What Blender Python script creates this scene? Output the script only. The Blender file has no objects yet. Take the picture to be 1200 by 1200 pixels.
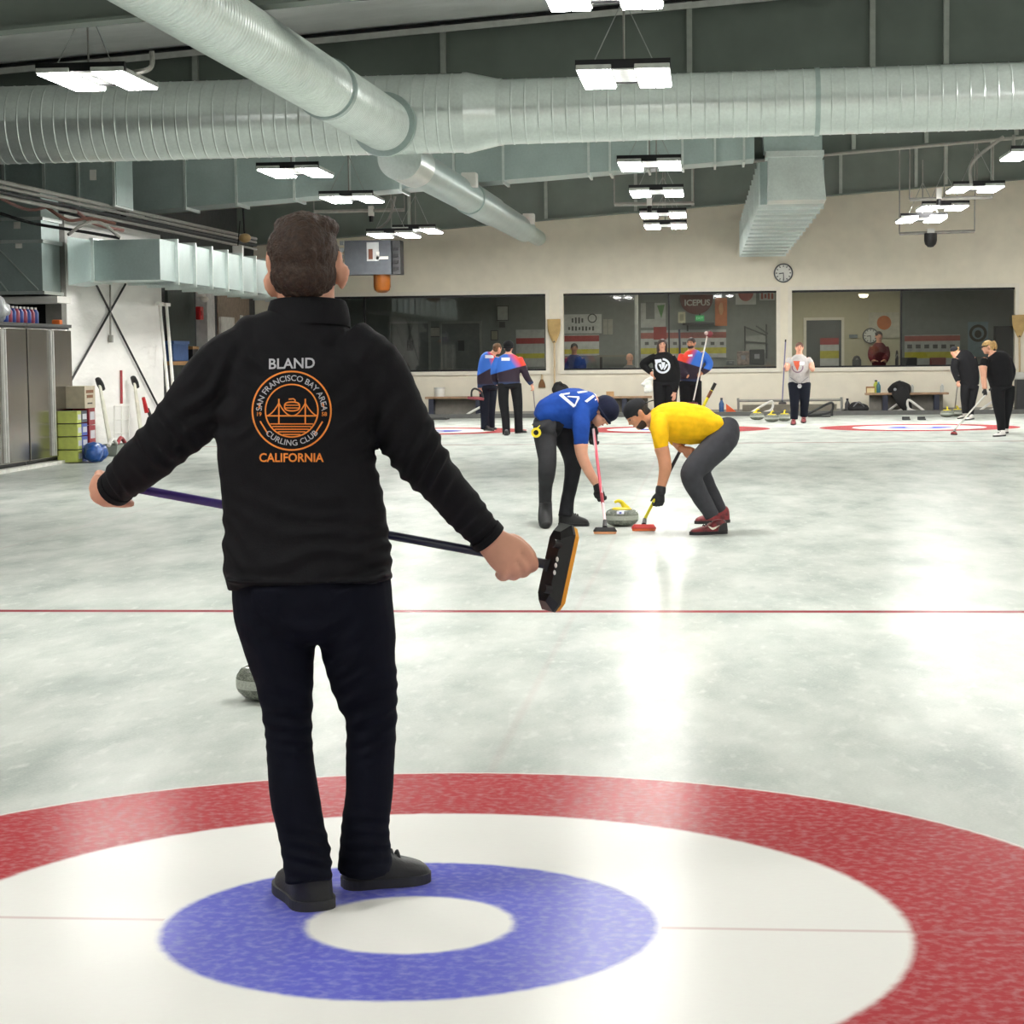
import bpy, bmesh, math, random
from mathutils import Vector, Matrix, noise
from mathutils.bvhtree import BVHTree
random.seed(7)
sc = bpy.context.scene
COL = sc.collection
V = Vector
PI = math.pi
# ---------------------------------------------------------------- camera
F = 2400.0
H, PITCH, YAW, ROLL = 1.4402, .07574, .09779, -.01116
TX, TY, RS = -.772, 5.081, 1.034
cy, sy = math.cos(YAW), math.sin(YAW)
FW = V((-sy*math.cos(PITCH), cy*math.cos(PITCH), -math.sin(PITCH)))
_r = V((cy, sy, 0)); _u = _r.cross(FW)
RT = _r*math.cos(ROLL) + _u*math.sin(ROLL)
UP = -_r*math.sin(ROLL) + _u*math.cos(ROLL)
CAM = V((0, 0, H))
def ray(px, py): return FW + RT*((px-600)/F) - UP*((py-600)/F)
def W(px, py, d): return CAM + ray(px, py)*d
def atZ(px, py, z): d = ray(px, py); return CAM + d*((z-H)/d.z)
def G(px, py): return atZ(px, py, 0)
def at(px, py, Y): d = ray(px, py); return CAM + d*(Y/d.y)
def atX(px, py, X): d = ray(px, py); return CAM + d*(X/d.x)
def depth(p): return (p-CAM).dot(FW)
cd = bpy.data.cameras.new('camera'); co = bpy.data.objects.new('camera', cd); COL.objects.link(co)
cd.sensor_fit = 'HORIZONTAL'; cd.sensor_width = 36; cd.lens = 36*F/1200; cd.clip_start = .05; cd.clip_end = 300
co.matrix_world = Matrix(((RT.x, UP.x, -FW.x, 0), (RT.y, UP.y, -FW.y, 0), (RT.z, UP.z, -FW.z, H), (0, 0, 0, 1)))
sc.camera = co
sc.view_settings.view_transform = 'Standard'; sc.view_settings.look = 'None'; sc.view_settings.gamma = 1
sc.view_settings.use_curve_mapping = False
sc.view_settings.exposure = 0.0
sc.cycles.use_adaptive_sampling = False
sc.cycles.caustics_reflective = False; sc.cycles.caustics_refractive = False; sc.cycles.sample_clamp_indirect = 6.0
# ---------------------------------------------------------------- materials
def lin(c):
    if isinstance(c, str): c = [int(c[i:i+2], 16) for i in (0, 2, 4)]
    return tuple(((x/255)/12.92 if x/255 <= .04045 else ((x/255+.055)/1.055)**2.4) for x in c) + (1,)
class NT:
    def __init__(s, name):
        s.m = bpy.data.materials.new(name); s.m.use_nodes = True; s.t = s.m.node_tree; s.n = s.t.nodes
        s.b = s.n['Principled BSDF']; s.out = s.n['Material Output']
    def new(s, kind, **kw):
        n = s.n.new(kind)
        for k, v in kw.items(): setattr(n, k, v)
        return n
    def link(s, a, b): s.t.links.new(a, b)
    def math(s, op, a, b=None, c=None, clamp=False):
        n = s.n.new('ShaderNodeMath'); n.operation = op; n.use_clamp = clamp
        for i, x in enumerate((a, b, c)):
            if x is None: continue
            if isinstance(x, (int, float)): n.inputs[i].default_value = x
            else: s.link(x, n.inputs[i])
        return n.outputs[0]
    def mix(s, fac, a, b):
        n = s.n.new('ShaderNodeMix'); n.data_type = 'RGBA'
        for i, x in ((0, fac), (6, a), (7, b)):
            if isinstance(x, (int, float)): n.inputs[i].default_value = x
            elif isinstance(x, tuple): n.inputs[i].default_value = x
            else: s.link(x, n.inputs[i])
        return n.outputs[2]
    def noise(s, scale, detail=3, coord='Object', stretch=None, rot=None, rough=.5):
        tc = s.n.new('ShaderNodeTexCoord'); n = s.n.new('ShaderNodeTexNoise')
        n.inputs['Scale'].default_value = scale; n.inputs['Detail'].default_value = detail; n.inputs['Roughness'].default_value = rough
        if stretch or rot:
            mp = s.n.new('ShaderNodeMapping'); s.link(tc.outputs[coord], mp.inputs[0])
            if stretch: mp.inputs['Scale'].default_value = stretch
            if rot: mp.inputs['Rotation'].default_value = rot
            s.link(mp.outputs[0], n.inputs['Vector'])
        else: s.link(tc.outputs[coord], n.inputs['Vector'])
        return n.outputs[0]
    def ramp(s, fac, stops, interp='LINEAR'):
        n = s.n.new('ShaderNodeValToRGB'); e = n.color_ramp.elements; n.color_ramp.interpolation = interp
        while len(e) < len(stops): e.new(.5)
        for i, (p, c) in enumerate(stops): e[i].position = p; e[i].color = c
        s.link(fac, n.inputs[0]); return n.outputs[0]
    def bump(s, h, strength=.2, dist=.01):
        n = s.n.new('ShaderNodeBump'); n.inputs['Strength'].default_value = strength; n.inputs['Distance'].default_value = dist
        s.link(h, n.inputs['Height']); s.link(n.outputs[0], s.b.inputs['Normal'])
MC = {}
def mat(name, col, rough=.6, metal=0, var=.12, scale=8, bump=0, bscale=60, emit=0, spec=None, dist=.01):
    if name in MC: return MC[name]
    t = NT(name); c = lin(col); b = t.b
    b.inputs['Roughness'].default_value = rough; b.inputs['Metallic'].default_value = metal
    if spec is not None: b.inputs['Specular IOR Level'].default_value = spec
    if var:
        lo = tuple(x*(1-var) for x in c[:3]) + (1,); hi = tuple(min(1, x*(1+var)) for x in c[:3]) + (1,)
        t.link(t.ramp(t.noise(scale), [(.3, lo), (.7, hi)]), b.inputs['Base Color'])
    else: b.inputs['Base Color'].default_value = c
    if bump: t.bump(t.noise(bscale, 4), bump, dist)
    if emit:
        b.inputs['Emission Color'].default_value = c; b.inputs['Emission Strength'].default_value = emit
    MC[name] = t.m; return t.m
# ---------------------------------------------------------------- mesh building
ORG = {}
def smooth_by_angle(me, ang=.7):
    for p in me.polygons: p.use_smooth = True
    try: me.set_sharp_from_angle(angle=ang)
    except Exception: pass
class MB:
    def __init__(s): s.bm = bmesh.new()
    def box(s, c, size, R=None, bevel=0):
        r = bmesh.ops.create_cube(s.bm, size=1); vs = r['verts']
        for v in vs:
            p = V((v.co.x*size[0], v.co.y*size[1], v.co.z*size[2]))
            v.co = (R @ p if R else p) + V(c)
        if bevel:
            es = list({e for v in vs for e in v.link_edges})
            bmesh.ops.bevel(s.bm, geom=es, offset=bevel, segments=2, affect='EDGES', profile=.6)
        return s
    def span(s, a, b, bevel=0):
        a, b = V(a), V(b); return s.box((a+b)/2, [max(abs(x), 1e-4) for x in (b-a)], bevel=bevel)
    def loft(s, rings, cap=True):
        L = [[s.bm.verts.new(p) for p in r] for r in rings]; n = len(L[0])
        for a, b in zip(L, L[1:]):
            for i in range(n):
                j = (i+1) % n
                s.bm.faces.new((a[i], a[j], b[j], b[i]))
        if cap:
            s.bm.faces.new(L[0][::-1]); s.bm.faces.new(L[-1])
        return s
    def cyl(s, p0, p1, r, r2=None, seg=16):
        p0, p1 = V(p0), V(p1); return s.tube([(p0, r), (p1, r if r2 is None else r2)], seg, interp=0)
    def tube(s, pts, seg=12, interp=4, hint=V((0, 0, 1)), dome=0):
        """pts: (pos, r) or (pos, ra, rb): elliptical sweep, ra along hint x tangent"""
        P = [(V(q[0]), q[1], q[2] if len(q) > 2 else q[1]) for q in pts]
        if interp and len(P) > 2: P = resample(P, interp)
        rings = []; prev = None
        for i, (p, ra, rb) in enumerate(P):
            t = (P[min(i+1, len(P)-1)][0]-P[max(i-1, 0)][0])
            t = t.normalized() if t.length > 1e-9 else V((0, 0, 1))
            a = t.cross(hint)
            if a.length < .15:
                a = prev - t*prev.dot(t) if prev is not None else t.orthogonal()
            a.normalize()
            if prev is not None and a.dot(prev) < 0: a = -a
            prev = a; b = a.cross(t)
            rings.append((p, t, a, b, ra, rb))
        out = []
        def ring(p, a, b, ra, rb): return [p + a*(ra*math.cos(k*2*PI/seg)) + b*(rb*math.sin(k*2*PI/seg)) for k in range(seg)]
        if dome:
            p, t, a, b, ra, rb = rings[0]; h = dome*min(ra, rb)
            for q in (80, 55, 28): out.append(ring(p-t*h*math.sin(math.radians(q)), a, b, ra*math.cos(math.radians(q)), rb*math.cos(math.radians(q))))
        for p, t, a, b, ra, rb in rings: out.append(ring(p, a, b, ra, rb))
        if dome:
            p, t, a, b, ra, rb = rings[-1]; h = dome*min(ra, rb)
            for q in (28, 55, 80): out.append(ring(p+t*h*math.sin(math.radians(q)), a, b, ra*math.cos(math.radians(q)), rb*math.cos(math.radians(q))))
        return s.loft(out)
    def lathe(s, prof, c=(0, 0, 0), seg=32, R=None):
        c = V(c); rings = []
        for r, z in prof:
            ring = []
            for k in range(seg):
                p = V((max(r, 1e-4)*math.cos(2*PI*k/seg), max(r, 1e-4)*math.sin(2*PI*k/seg), z))
                ring.append((R @ p if R else p)+c)
            rings.append(ring)
        return s.loft(rings)
    def ringlathe(s, prof, c=(0, 0, 0), seg=32, R=None):
        c = V(c); P = prof + [prof[0]]; rings = []
        for r, z in P: rings.append([((R @ V((r*math.cos(2*PI*k/seg), r*math.sin(2*PI*k/seg), z))) if R else V((r*math.cos(2*PI*k/seg), r*math.sin(2*PI*k/seg), z)))+c for k in range(seg)])
        s.loft(rings, cap=False); bmesh.ops.remove_doubles(s.bm, verts=s.bm.verts[:], dist=1e-6); return s
    def ell(s, c, ax, ay, az, u=16, v=10):
        c = V(c); rings = []
        for i in range(v+1):
            th = -PI/2 + PI*i/v; rr = max(math.cos(th), .02)
            rings.append([c + ax*(rr*math.cos(2*PI*k/u)) + ay*(rr*math.sin(2*PI*k/u)) + az*math.sin(th) for k in range(u)])
        return s.loft(rings)
    def prism(s, poly, ext):
        ext = V(ext); a = [V(p) for p in poly]; return s.loft([a, [p+ext for p in a]])
    def quad(s, pts):
        s.bm.faces.new([s.bm.verts.new(V(p)) for p in pts]); return s
    def pydata(s, verts, faces):
        vs = [s.bm.verts.new(V(p)) for p in verts]
        for f in faces:
            try: s.bm.faces.new([vs[i] for i in f])
            except ValueError: pass
        return s
    def build(s, name, m, parent=None, smooth=True, ang=.7, loc=None):
        bmesh.ops.recalc_face_normals(s.bm, faces=s.bm.faces[:])
        if parent is not None: org = ORG[parent]
        elif loc is not None: org = V(loc)
        else:
            xs = [v.co for v in s.bm.verts]
            org = V(((min(v.x for v in xs)+max(v.x for v in xs))/2, (min(v.y for v in xs)+max(v.y for v in xs))/2, min(v.z for v in xs)))
        for v in s.bm.verts: v.co -= org
        me = bpy.data.meshes.new(name); s.bm.to_mesh(me); s.bm.free()
        if m: me.materials.append(m)
        if smooth: smooth_by_angle(me, ang)
        o = bpy.data.objects.new(name, me); COL.objects.link(o)
        ORG[o] = org
        if parent is not None: o.parent = parent
        else: o.location = org
        return o
def resample(P, n):
    out = []
    for i in range(len(P)-1):
        a, b, c, d = P[max(i-1, 0)], P[i], P[i+1], P[min(i+2, len(P)-1)]
        for k in range(n):
            t = k/n; t2 = t*t; t3 = t2*t
            f = lambda w, x, y, z: .5*((2*x) + (y-w)*t + (2*w-5*x+4*y-z)*t2 + (-w+3*x-3*y+z)*t3)
            out.append((f(a[0], b[0], c[0], d[0]),) + tuple(max(f(a[j], b[j], c[j], d[j]), .001) for j in range(1, len(b))))
    out.append(P[-1]); return out
def tag(o, label=None, cat=None, group=None, kind=None):
    for k, v in (('label', label), ('category', cat), ('group', group), ('kind', kind)):
        if v: o[k] = v
    return o
def thing(name, label, cat, loc=(0, 0, 0), group=None):
    o = bpy.data.objects.new(name, None); COL.objects.link(o); o.location = V(loc); o.empty_display_size = .1
    ORG[o] = V(loc); return tag(o, label, cat, group)
def one(mb, name, m, label, cat, group=None, **kw): return tag(mb.build(name, m, **kw), label, cat, group)
def struct(mb, name, m, parent=None, **kw):
    o = mb.build(name, m, parent, **kw)
    if parent is None: o['kind'] = 'structure'
    return o
def copy_tree(o, parent=None):
    c = o.copy(); COL.objects.link(c); ORG[c] = ORG.get(o, V())
    if parent is not None: c.parent = parent
    for ch in [x for x in KIDS(o)]: copy_tree(ch, c)
    return c
def KIDS(o): return [x for x in COL.objects if x.parent == o]
def dup(o, loc, label=None, group=None, rz=None):
    c = copy_tree(o); c.location = V(loc)
    if rz is not None: c.rotation_euler.z = rz
    if label: c['label'] = label
    if group: c['group'] = group
    return c
def bake(o):
    dg = bpy.context.evaluated_depsgraph_get(); dg.update()
    me = bpy.data.meshes.new_from_object(o.evaluated_get(dg)); o.modifiers.clear()
    old = o.data; o.data = me; bpy.data.meshes.remove(old); return o
def remesh(mb, name, m, parent, voxel, smooth=4, disp=None, wr=()):
    """one continuous skin over all closed shapes collected in mb"""
    o = mb.build(name, m, parent, smooth=False)
    r = o.modifiers.new('r', 'REMESH'); r.mode = 'VOXEL'; r.voxel_size = voxel; r.use_smooth_shade = True
    if smooth:
        q = o.modifiers.new('s', 'SMOOTH'); q.iterations = smooth; q.factor = .5
    bake(o)
    if disp:
        amp, sc_, stretch = disp
        me = o.data; ns = [v.normal.copy() for v in me.vertices]
        for v, n in zip(me.vertices, ns):
            p = V((v.co.x*stretch[0], v.co.y*stretch[1], v.co.z*stretch[2]))*sc_
            v.co += n*(amp*noise.fractal(p, 1.0, 2.0, 3))
    if wr:   # creases: (centre, radius, direction across the creases, wavelength, depth)
        org = ORG[o]; me = o.data; ns = [v.normal.copy() for v in me.vertices]
        for v, n in zip(me.vertices, ns):
            p = v.co+org; h = 0
            for c, r, d, wl, amp in wr:
                q = (p-c).length_squared/(r*r)
                if q > 4: continue
                ph = (p-c).dot(d)/wl + 1.1*noise.noise(p*5.0)
                h += amp*math.exp(-q*1.3)*(abs(math.sin(ph*PI))**1.6*-1+.5)
            v.co += n*h
    if not o.data.materials: o.data.materials.append(m)
    for p in o.data.polygons: p.use_smooth = True; p.material_index = 0
    return o
def textmesh(s, size=1, ext=0.0, align='CENTER', bold=0):
    cu = bpy.data.curves.new('t', 'FONT'); cu.body = s; cu.size = size; cu.extrude = ext; cu.align_x = align; cu.align_y = 'CENTER'; cu.offset = bold
    cu.resolution_u = 3
    o = bpy.data.objects.new('t', cu); COL.objects.link(o)
    dg = bpy.context.evaluated_depsgraph_get(); me = bpy.data.meshes.new_from_object(o.evaluated_get(dg))
    vs = [v.co.copy() for v in me.vertices]; fs = [tuple(p.vertices) for p in me.polygons]
    bpy.data.objects.remove(o); bpy.data.curves.remove(cu); bpy.data.meshes.remove(me)
    return vs, fs
def text_on(parent, name, s, m, c, ux, uy, size, ext=.002, bold=0):
    """raised lettering centred on c, reading along ux"""
    ux, uy = V(ux).normalized(), V(uy).normalized(); n = ux.cross(uy)
    vs, fs = textmesh(s, size, ext, bold=bold)
    mb = MB().pydata([V(c)+ux*p.x+uy*p.y+n*(p.z+ext) for p in vs], fs)
    return mb.build(name, m, parent, smooth=False)
# ---------------------------------------------------------------- material set
def duct_mat(name, col, rough, metal=.8):
    t = NT(name); b = t.b; c = lin(col)
    n1 = t.noise(2.5, 4); n2 = t.noise(28, 2)
    f = t.math('ADD', t.math('MULTIPLY', n1, .6), t.math('MULTIPLY', n2, .4))
    t.link(t.ramp(f, [(.3, tuple(x*.88 for x in c[:3])+(1,)), (.7, tuple(min(1, x*1.08) for x in c[:3])+(1,))]), b.inputs['Base Color'])
    b.inputs['Metallic'].default_value = metal
    b.inputs['Roughness'].default_value = rough; return t.m
GALV = duct_mat('galvanised_steel', (232, 240, 237), .28, .74)
GALV2 = duct_mat('galvanised_sheet', (178, 194, 192), .36, .6)
WALLB = mat('beige_wall', (236, 229, 211), .8, var=.04, scale=3, bump=.03)
TRIMW = mat('cream_trim', (232, 226, 212), .5, var=.03)
DARK = mat('dark_beam_paint', (106, 115, 108), .6, var=.1, scale=2)
BEAML = mat('pale_beam_paint', (160, 165, 158), .5, var=.1)
BLACK = mat('black_plastic', (22, 22, 24), .45, var=.2)
BLACKM = mat('black_metal', (34, 34, 36), .4, metal=.5)
STEEL = mat('steel', (170, 172, 170), .3, metal=.9)
WHITE = mat('white_plastic', (232, 230, 224), .45, var=.04)
RUBBER = mat('black_rubber_mat', (52, 54, 54), .85, bump=.3, bscale=120)
CONDUIT = mat('grey_conduit', (150, 148, 142), .45, metal=.4)
RED = mat('red_plastic', (190, 34, 38), .4)
YELLOW = mat('yellow_plastic', (226, 206, 40), .35, var=.06)
ORANGE = mat('orange_fabric', (236, 120, 50), .7)
TARP = None
def tarp_mat():
    t = NT('white_tarp'); n = t.noise(1.6, 5, stretch=(1, .6, 2.2)); c = lin((248, 246, 242))
    t.link(t.ramp(n, [(.3, tuple(x*.9 for x in c[:3])+(1,)), (.7, c)]), t.b.inputs['Base Color'])
    t.b.inputs['Roughness'].default_value = .45; t.bump(n, .6, .08); return t.m
TARP = tarp_mat()
def ceil_mat():
    t = NT('white_insulation'); n = t.noise(1.2, 5, stretch=(1, 2, 1)); c = lin((250, 251, 250))
    t.link(t.ramp(n, [(.3, tuple(x*.85 for x in c[:3])+(1,)), (.7, c)]), t.b.inputs['Base Color'])
    t.b.inputs['Roughness'].default_value = .5; t.bump(n, .5, .08); return t.m
CEILM = ceil_mat()
def lampmat():
    t = NT('lamp_diffuser'); t.b.inputs['Base Color'].default_value = (1, 1, 1, 1)
    t.b.inputs['Emission Color'].default_value = (1, .985, .945, 1); t.b.inputs['Emission Strength'].default_value = LAMP; return t.m
LAMP = 61.0
LAMPM = lampmat()
def glass_mat():
    t = NT('window_glass'); tr = t.new('ShaderNodeBsdfTransparent'); gl = t.new('ShaderNodeBsdfGlossy'); mx = t.new('ShaderNodeMixShader'); fr = t.new('ShaderNodeFresnel')
    tr.inputs[0].default_value = (.74, .78, .77, 1); gl.inputs['Roughness'].default_value = .02; fr.inputs[0].default_value = 1.6
    t.link(t.math('MULTIPLY', fr.outputs[0], 1.6, clamp=True), mx.inputs[0]); t.link(tr.outputs[0], mx.inputs[1]); t.link(gl.outputs[0], mx.inputs[2])
    t.link(mx.outputs[0], t.out.inputs[0]); return t.m
GLASS = glass_mat()
# ---------------------------------------------------------------- ice
SP = 4.72
def ice_mat():
    t = NT('painted_ice'); b = t.b
    ge = t.new('ShaderNodeNewGeometry'); sx = t.new('ShaderNodeSeparateXYZ'); t.link(ge.outputs['Position'], sx.inputs[0])
    X, Y = sx.outputs[0], sx.outputs[1]
    wob = t.math('MULTIPLY', t.math('SUBTRACT', t.noise(22, 3), .5), .045)
    u = t.math('SUBTRACT', t.math('FLOORED_MODULO', t.math('ADD', X, 10*SP+SP/2-TX), SP), SP/2)
    ya = t.math('ABSOLUTE', t.math('SUBTRACT', Y, TY)); yb = t.math('ABSOLUTE', t.math('SUBTRACT', Y, TY+34.75))
    ym = t.math('MINIMUM', ya, yb)
    r = t.math('ADD', t.math('SQRT', t.math('ADD', t.math('MULTIPLY', u, u), t.math('MULTIPLY', ym, ym))), t.math('MULTIPLY', wob, .35))
    fac = t.math('DIVIDE', r, 2.4)
    # ice body
    n1 = t.noise(1.3, 7, stretch=(1.4, .6, 1), rot=(0, 0, -.4), rough=.65); n2 = t.noise(3.2, 6, stretch=(1, .35, 1), rot=(0, 0, .5)); n3 = t.noise(90, 2)
    f = t.math('ADD', t.math('MULTIPLY', n1, .5), t.math('ADD', t.math('MULTIPLY', n2, .35), t.math('MULTIPLY', n3, .15)))
    base = t.ramp(f, [(.38, lin((164, 171, 165))), (.5, lin((188, 193, 187))), (.62, lin((204, 208, 202)))])
    # thin scuffs left by stones and brooms
    sf = t.noise(1.1, 3, stretch=(4.5, .22, 1), rot=(0, 0, .12)); s2 = t.noise(5, 4, stretch=(1, .5, 1), rot=(0, 0, -.9))
    base = t.mix(t.math('MULTIPLY', t.math('SUBTRACT', sf, .53), 1.2, clamp=True), base, lin((178, 185, 179)))
    base = t.mix(t.math('MULTIPLY', t.math('SUBTRACT', s2, .56), 1.6, clamp=True), base, lin((180, 187, 182)))
    s3 = t.noise(16, 3, stretch=(1, .35, 1), rot=(0, 0, .5)); base = t.mix(t.math('MULTIPLY', t.math('SUBTRACT', s3, .58), 2.6, clamp=True), base, lin((216, 220, 214))); s4 = t.noise(11, 3, stretch=(1, .3, 1), rot=(0, 0, -.7)); base = t.mix(t.math('MULTIPLY', t.math('SUBTRACT', s4, .6), 2.4, clamp=True), base, lin((170, 177, 172)))
    w = lin((230, 230, 225)); re = lin((166, 58, 64)); bl = lin((98, 102, 192))
    rs = RS/2.4; e = .004
    rc = t.ramp(fac, [(0, w), (.257*rs-e, w), (.257*rs+e, bl), (.61*rs-e, bl), (.61*rs+e, w), (1.22*rs-e, w), (1.22*rs+e, re), (1.83*rs-e, re), (1.83*rs+e*.8, w)])
    inh = t.math('LESS_THAN', r, 1.84*RS)
    rc = t.mix(t.math('MULTIPLY', t.math('SUBTRACT', t.noise(34, 4), .45), .6, clamp=True), rc, lin((228, 222, 222)))
    c = t.mix(inh, base, rc)
    def line(d, half, soft): return t.math('DIVIDE', t.math('SUBTRACT', half+soft, d), soft, clamp=True)
    hog = t.math('MINIMUM', t.math('ABSOLUTE', t.math('SUBTRACT', t.math('ADD', Y, t.math('MULTIPLY', wob, .2)), TY+6.4)), t.math('ABSOLUTE', t.math('SUBTRACT', Y, TY+28.35)))
    c = t.mix(line(hog, .036, .03), c, lin((136, 60, 66)))
    c = t.mix(t.math('MULTIPLY', line(ym, .004, .012), t.math('MULTIPLY', t.math('GREATER_THAN', r, .62*RS), .4)), c, lin((176, 120, 122)))
    c = t.mix(t.math('MULTIPLY', line(t.math('ABSOLUTE', u), .006, .02), t.math('MULTIPLY', t.math('GREATER_THAN', r, 1.3*RS), .1)), c, lin((176, 120, 122)))
    t.link(c, b.inputs['Base Color'])
    b.inputs['IOR'].default_value = 1.31
    b.inputs['Roughness'].default_value = .2; b.inputs['Specular IOR Level'].default_value = .3
    b.inputs['Subsurface Weight'].default_value = 0
    bn = t.math('ADD', t.noise(48, 2), t.math('MULTIPLY', t.noise(7, 3), 1.2)); t.bump(bn, .10, .006)
    df = t.new('ShaderNodeBsdfDiffuse'); t.link(c, df.inputs['Color']); ms = t.new('ShaderNodeMixShader'); ms.inputs[0].default_value = .62
    t.link(b.outputs[0], ms.inputs[1]); t.link(df.outputs[0], ms.inputs[2]); t.link(ms.outputs[0], t.out.inputs[0])
    return t.m
ICE = ice_mat()
XL, XR, YN, YB = -11.1, 13.0, -7.0, 49.4
XICE = G(70, 544).x
# sloped roof line: bottom of the rafters z = ZA + ZS*x  (taken at the third frame)
_a, _b = at(165, 248, 37), at(1200, 157, 37)
ZS = (_b.z-_a.z)/(_b.x-_a.x); ZA = _a.z-ZS*_a.x
def zb(x): return ZA+ZS*x
WEB = 1.25
struct(MB().quad([(XICE, YN, 0), (XR, YN, 0), (XR, YB, 0), (XICE, YB, 0)]), 'floor', ICE, smooth=False)
mb = MB().span((XL, YN, -.1), (XICE-.14, YB, .012)); struct(mb, 'floor_walkway', RUBBER, smooth=False)
mb = MB().span((XICE-.14, YN, -.1), (XICE, YB, .045)); struct(mb, 'trim_1', mat('white_edge', (236, 236, 228), .4), smooth=False)
mb = MB(); mb.span((XL, 48.1, -.1), (XR, YB, .02)); struct(mb, 'floor_spectator_strip', mat('grey_floor', (120, 118, 112), .8), smooth=False)
# ceiling
def zc(x): return zb(x)+WEB
mb = MB().quad([(XL-.3, YN, zc(XL-.3)), (XR+.3, YN, zc(XR+.3)), (XR+.3, YB+.3, zc(XR+.3)), (XL-.3, YB+.3, zc(XL-.3))]); struct(mb, 'ceiling', CEILM, smooth=False)
# walls
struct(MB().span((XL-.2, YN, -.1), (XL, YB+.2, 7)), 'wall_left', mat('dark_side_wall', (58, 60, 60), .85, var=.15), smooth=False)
struct(MB().span((XR, YN, -.1), (XR+.2, YB+.2, 9)), 'wall_right', mat('grey_wall', (190, 188, 182), .8), smooth=False)
struct(MB().span((XL, YN-.2, -.1), (XR, YN, 8)), 'wall_front', mat('grey_wall', (190, 188, 182), .8), smooth=False)
# back wall with three window openings
wins = []
for (x0, x1, yt, ybm) in ((385, 640, 346, 433), (660, 910, 343.5, 431), (928, 1189, 338.5, 430)):
    a = at(x0, yt, YB); b = at(x1, ybm, YB)
    wins.append([a.x, b.x, at(x1, ybm, YB).z, at((x0+x1)/2, yt-(1 if x0 < 600 else 0), YB).z])
zb0 = sum(w[2] for w in wins)/3; zt0 = sum(w[3] for w in wins)/3
for w in wins: w[2] = zb0; w[3] = zt0
xs = [XL] + [v for w in wins for v in (w[0], w[1])] + [XR]
mb = MB(); T = .22
mb.span((XL, YB, -.1), (XR, YB+T, zb0)); mb.span((XL, YB, zt0), (XR, YB+T, 7.5))
for i in range(0, len(xs), 2): mb.span((xs[i], YB, zb0), (xs[i+1], YB+T, zt0))
bmesh.ops.remove_doubles(mb.bm, verts=mb.bm.verts[:], dist=.0005)
struct(mb, 'wall_back', WALLB, smooth=False)
for i, w in enumerate(wins):
    x0, x1 = w[0], w[1]
    o = bpy.data.objects.new('window_%d' % (i+1), None); COL.objects.link(o); o['kind'] = 'structure'; o.location = ((x0+x1)/2, YB, zb0); ORG[o] = V(o.location)
    t_ = .09
    mb = MB()
    for a, b in (((x0-t_, YB-.025, zt0), (x1+t_, YB+.05, zt0+t_)), ((x0-t_, YB-.05, zb0-t_), (x1+t_, YB+.08, zb0)), ((x0-t_, YB-.025, zb0), (x0, YB+.05, zt0)), ((x1, YB-.025, zb0), (x1+t_, YB+.05, zt0))): mb.span(a, b)
    mb.build('window_frame', TRIMW, o, smooth=False)
    mx = [[428], [784], [1056]][i]
    mb = MB()
    for m_ in mx:
        X = at(m_, 390, YB+.1).x; mb.span((X-.018, YB+.06, zb0), (X+.018, YB+.14, zt0))
    mb.span((x0, YB+.06, zt0-.05), (x1, YB+.14, zt0)); mb.span((x0, YB+.06, zb0), (x1, YB+.14, zb0+.04))
    mb.build('mullion', BLACKM, o, smooth=False)
    mb = MB().quad([(x0, YB+.1, zb0), (x1, YB+.1, zb0), (x1, YB+.1, zt0), (x0, YB+.1, zt0)])
    mb.build('glass', GLASS, o, smooth=False)
mb = MB().span((XL, 48.0, 0), (XR, 48.1, .1)); struct(mb, 'baseboard_back', mat('bumper_grey', (96, 96, 94), .7), smooth=False)
mb = MB().span((XL+.05, YB-.03, .02), (XR, YB, .12)); struct(mb, 'trim_2', mat('wall_base_grey', (150, 146, 138), .7), smooth=False)
# rafters: deep painted plate beams with stiffeners
def frame(Y, px_stiff, py):
    for o_ in (0,):
        mb = MB()
        x0, x1 = XL, XR
        mb.loft([[(x0, Y-.01, zb(x0)), (x0, Y+.01, zb(x0)), (x0, Y+.01, zc(x0)-.01), (x0, Y-.01, zc(x0)-.01)], [(x1, Y-.01, zb(x1)), (x1, Y+.01, zb(x1)), (x1, Y+.01, zc(x1)-.01), (x1, Y-.01, zc(x1)-.01)]])
        w = struct(mb, 'roof_beam', DARK, smooth=False)
        mb = MB()
        mb.loft([[(x, Y-.13, zb(x)-.03), (x, Y+.13, zb(x)-.03), (x, Y+.13, zb(x)), (x, Y-.13, zb(x))] for x in (x0, x1)])
        mb.build('bottom_flange', DARK, w, smooth=False)
        mb = MB()
        mb.loft([[(x, Y-.14, zc(x)-.05), (x, Y+.14, zc(x)-.05), (x, Y+.14, zc(x)-.012), (x, Y-.14, zc(x)-.012)] for x in (x0, x1)])
        mb.build('top_flange', BLACKM, w, smooth=False)
        MB().loft([[(x, Y-.17, zc(x)-.15), (x, Y-.13, zc(x)-.15), (x, Y-.13, zc(x)-.07), (x, Y-.17, zc(x)-.07)] for x in (x0, x1)]).build('pale_strip', mat('white_steel', (205, 206, 202), .5), w, smooth=False)
        for p in px_stiff:
            a = at(p, py, Y); x = a.x
            mb = MB().loft([[(x-.035, Y-.11, z), (x+.035, Y-.11, z), (x+.035, Y-.012, z), (x-.035, Y-.012, z)] for z in (zb(x), zc(x)-.02)])
            mb.build('web_stiffener', BEAML, w, smooth=False)
    return w
frame(18.25, [], 30); frame(27.4, [-30, 230, 520, 808, 1022, 1108], 60)
frame(37.2, [-30, 160, 330, 470, 640, 760, 905, 1000, 1085, 1190], 190)
frame(47.7, [250, 480, 640, 745, 812, 985, 1073, 1108, 1162, 1210], 240)
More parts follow.
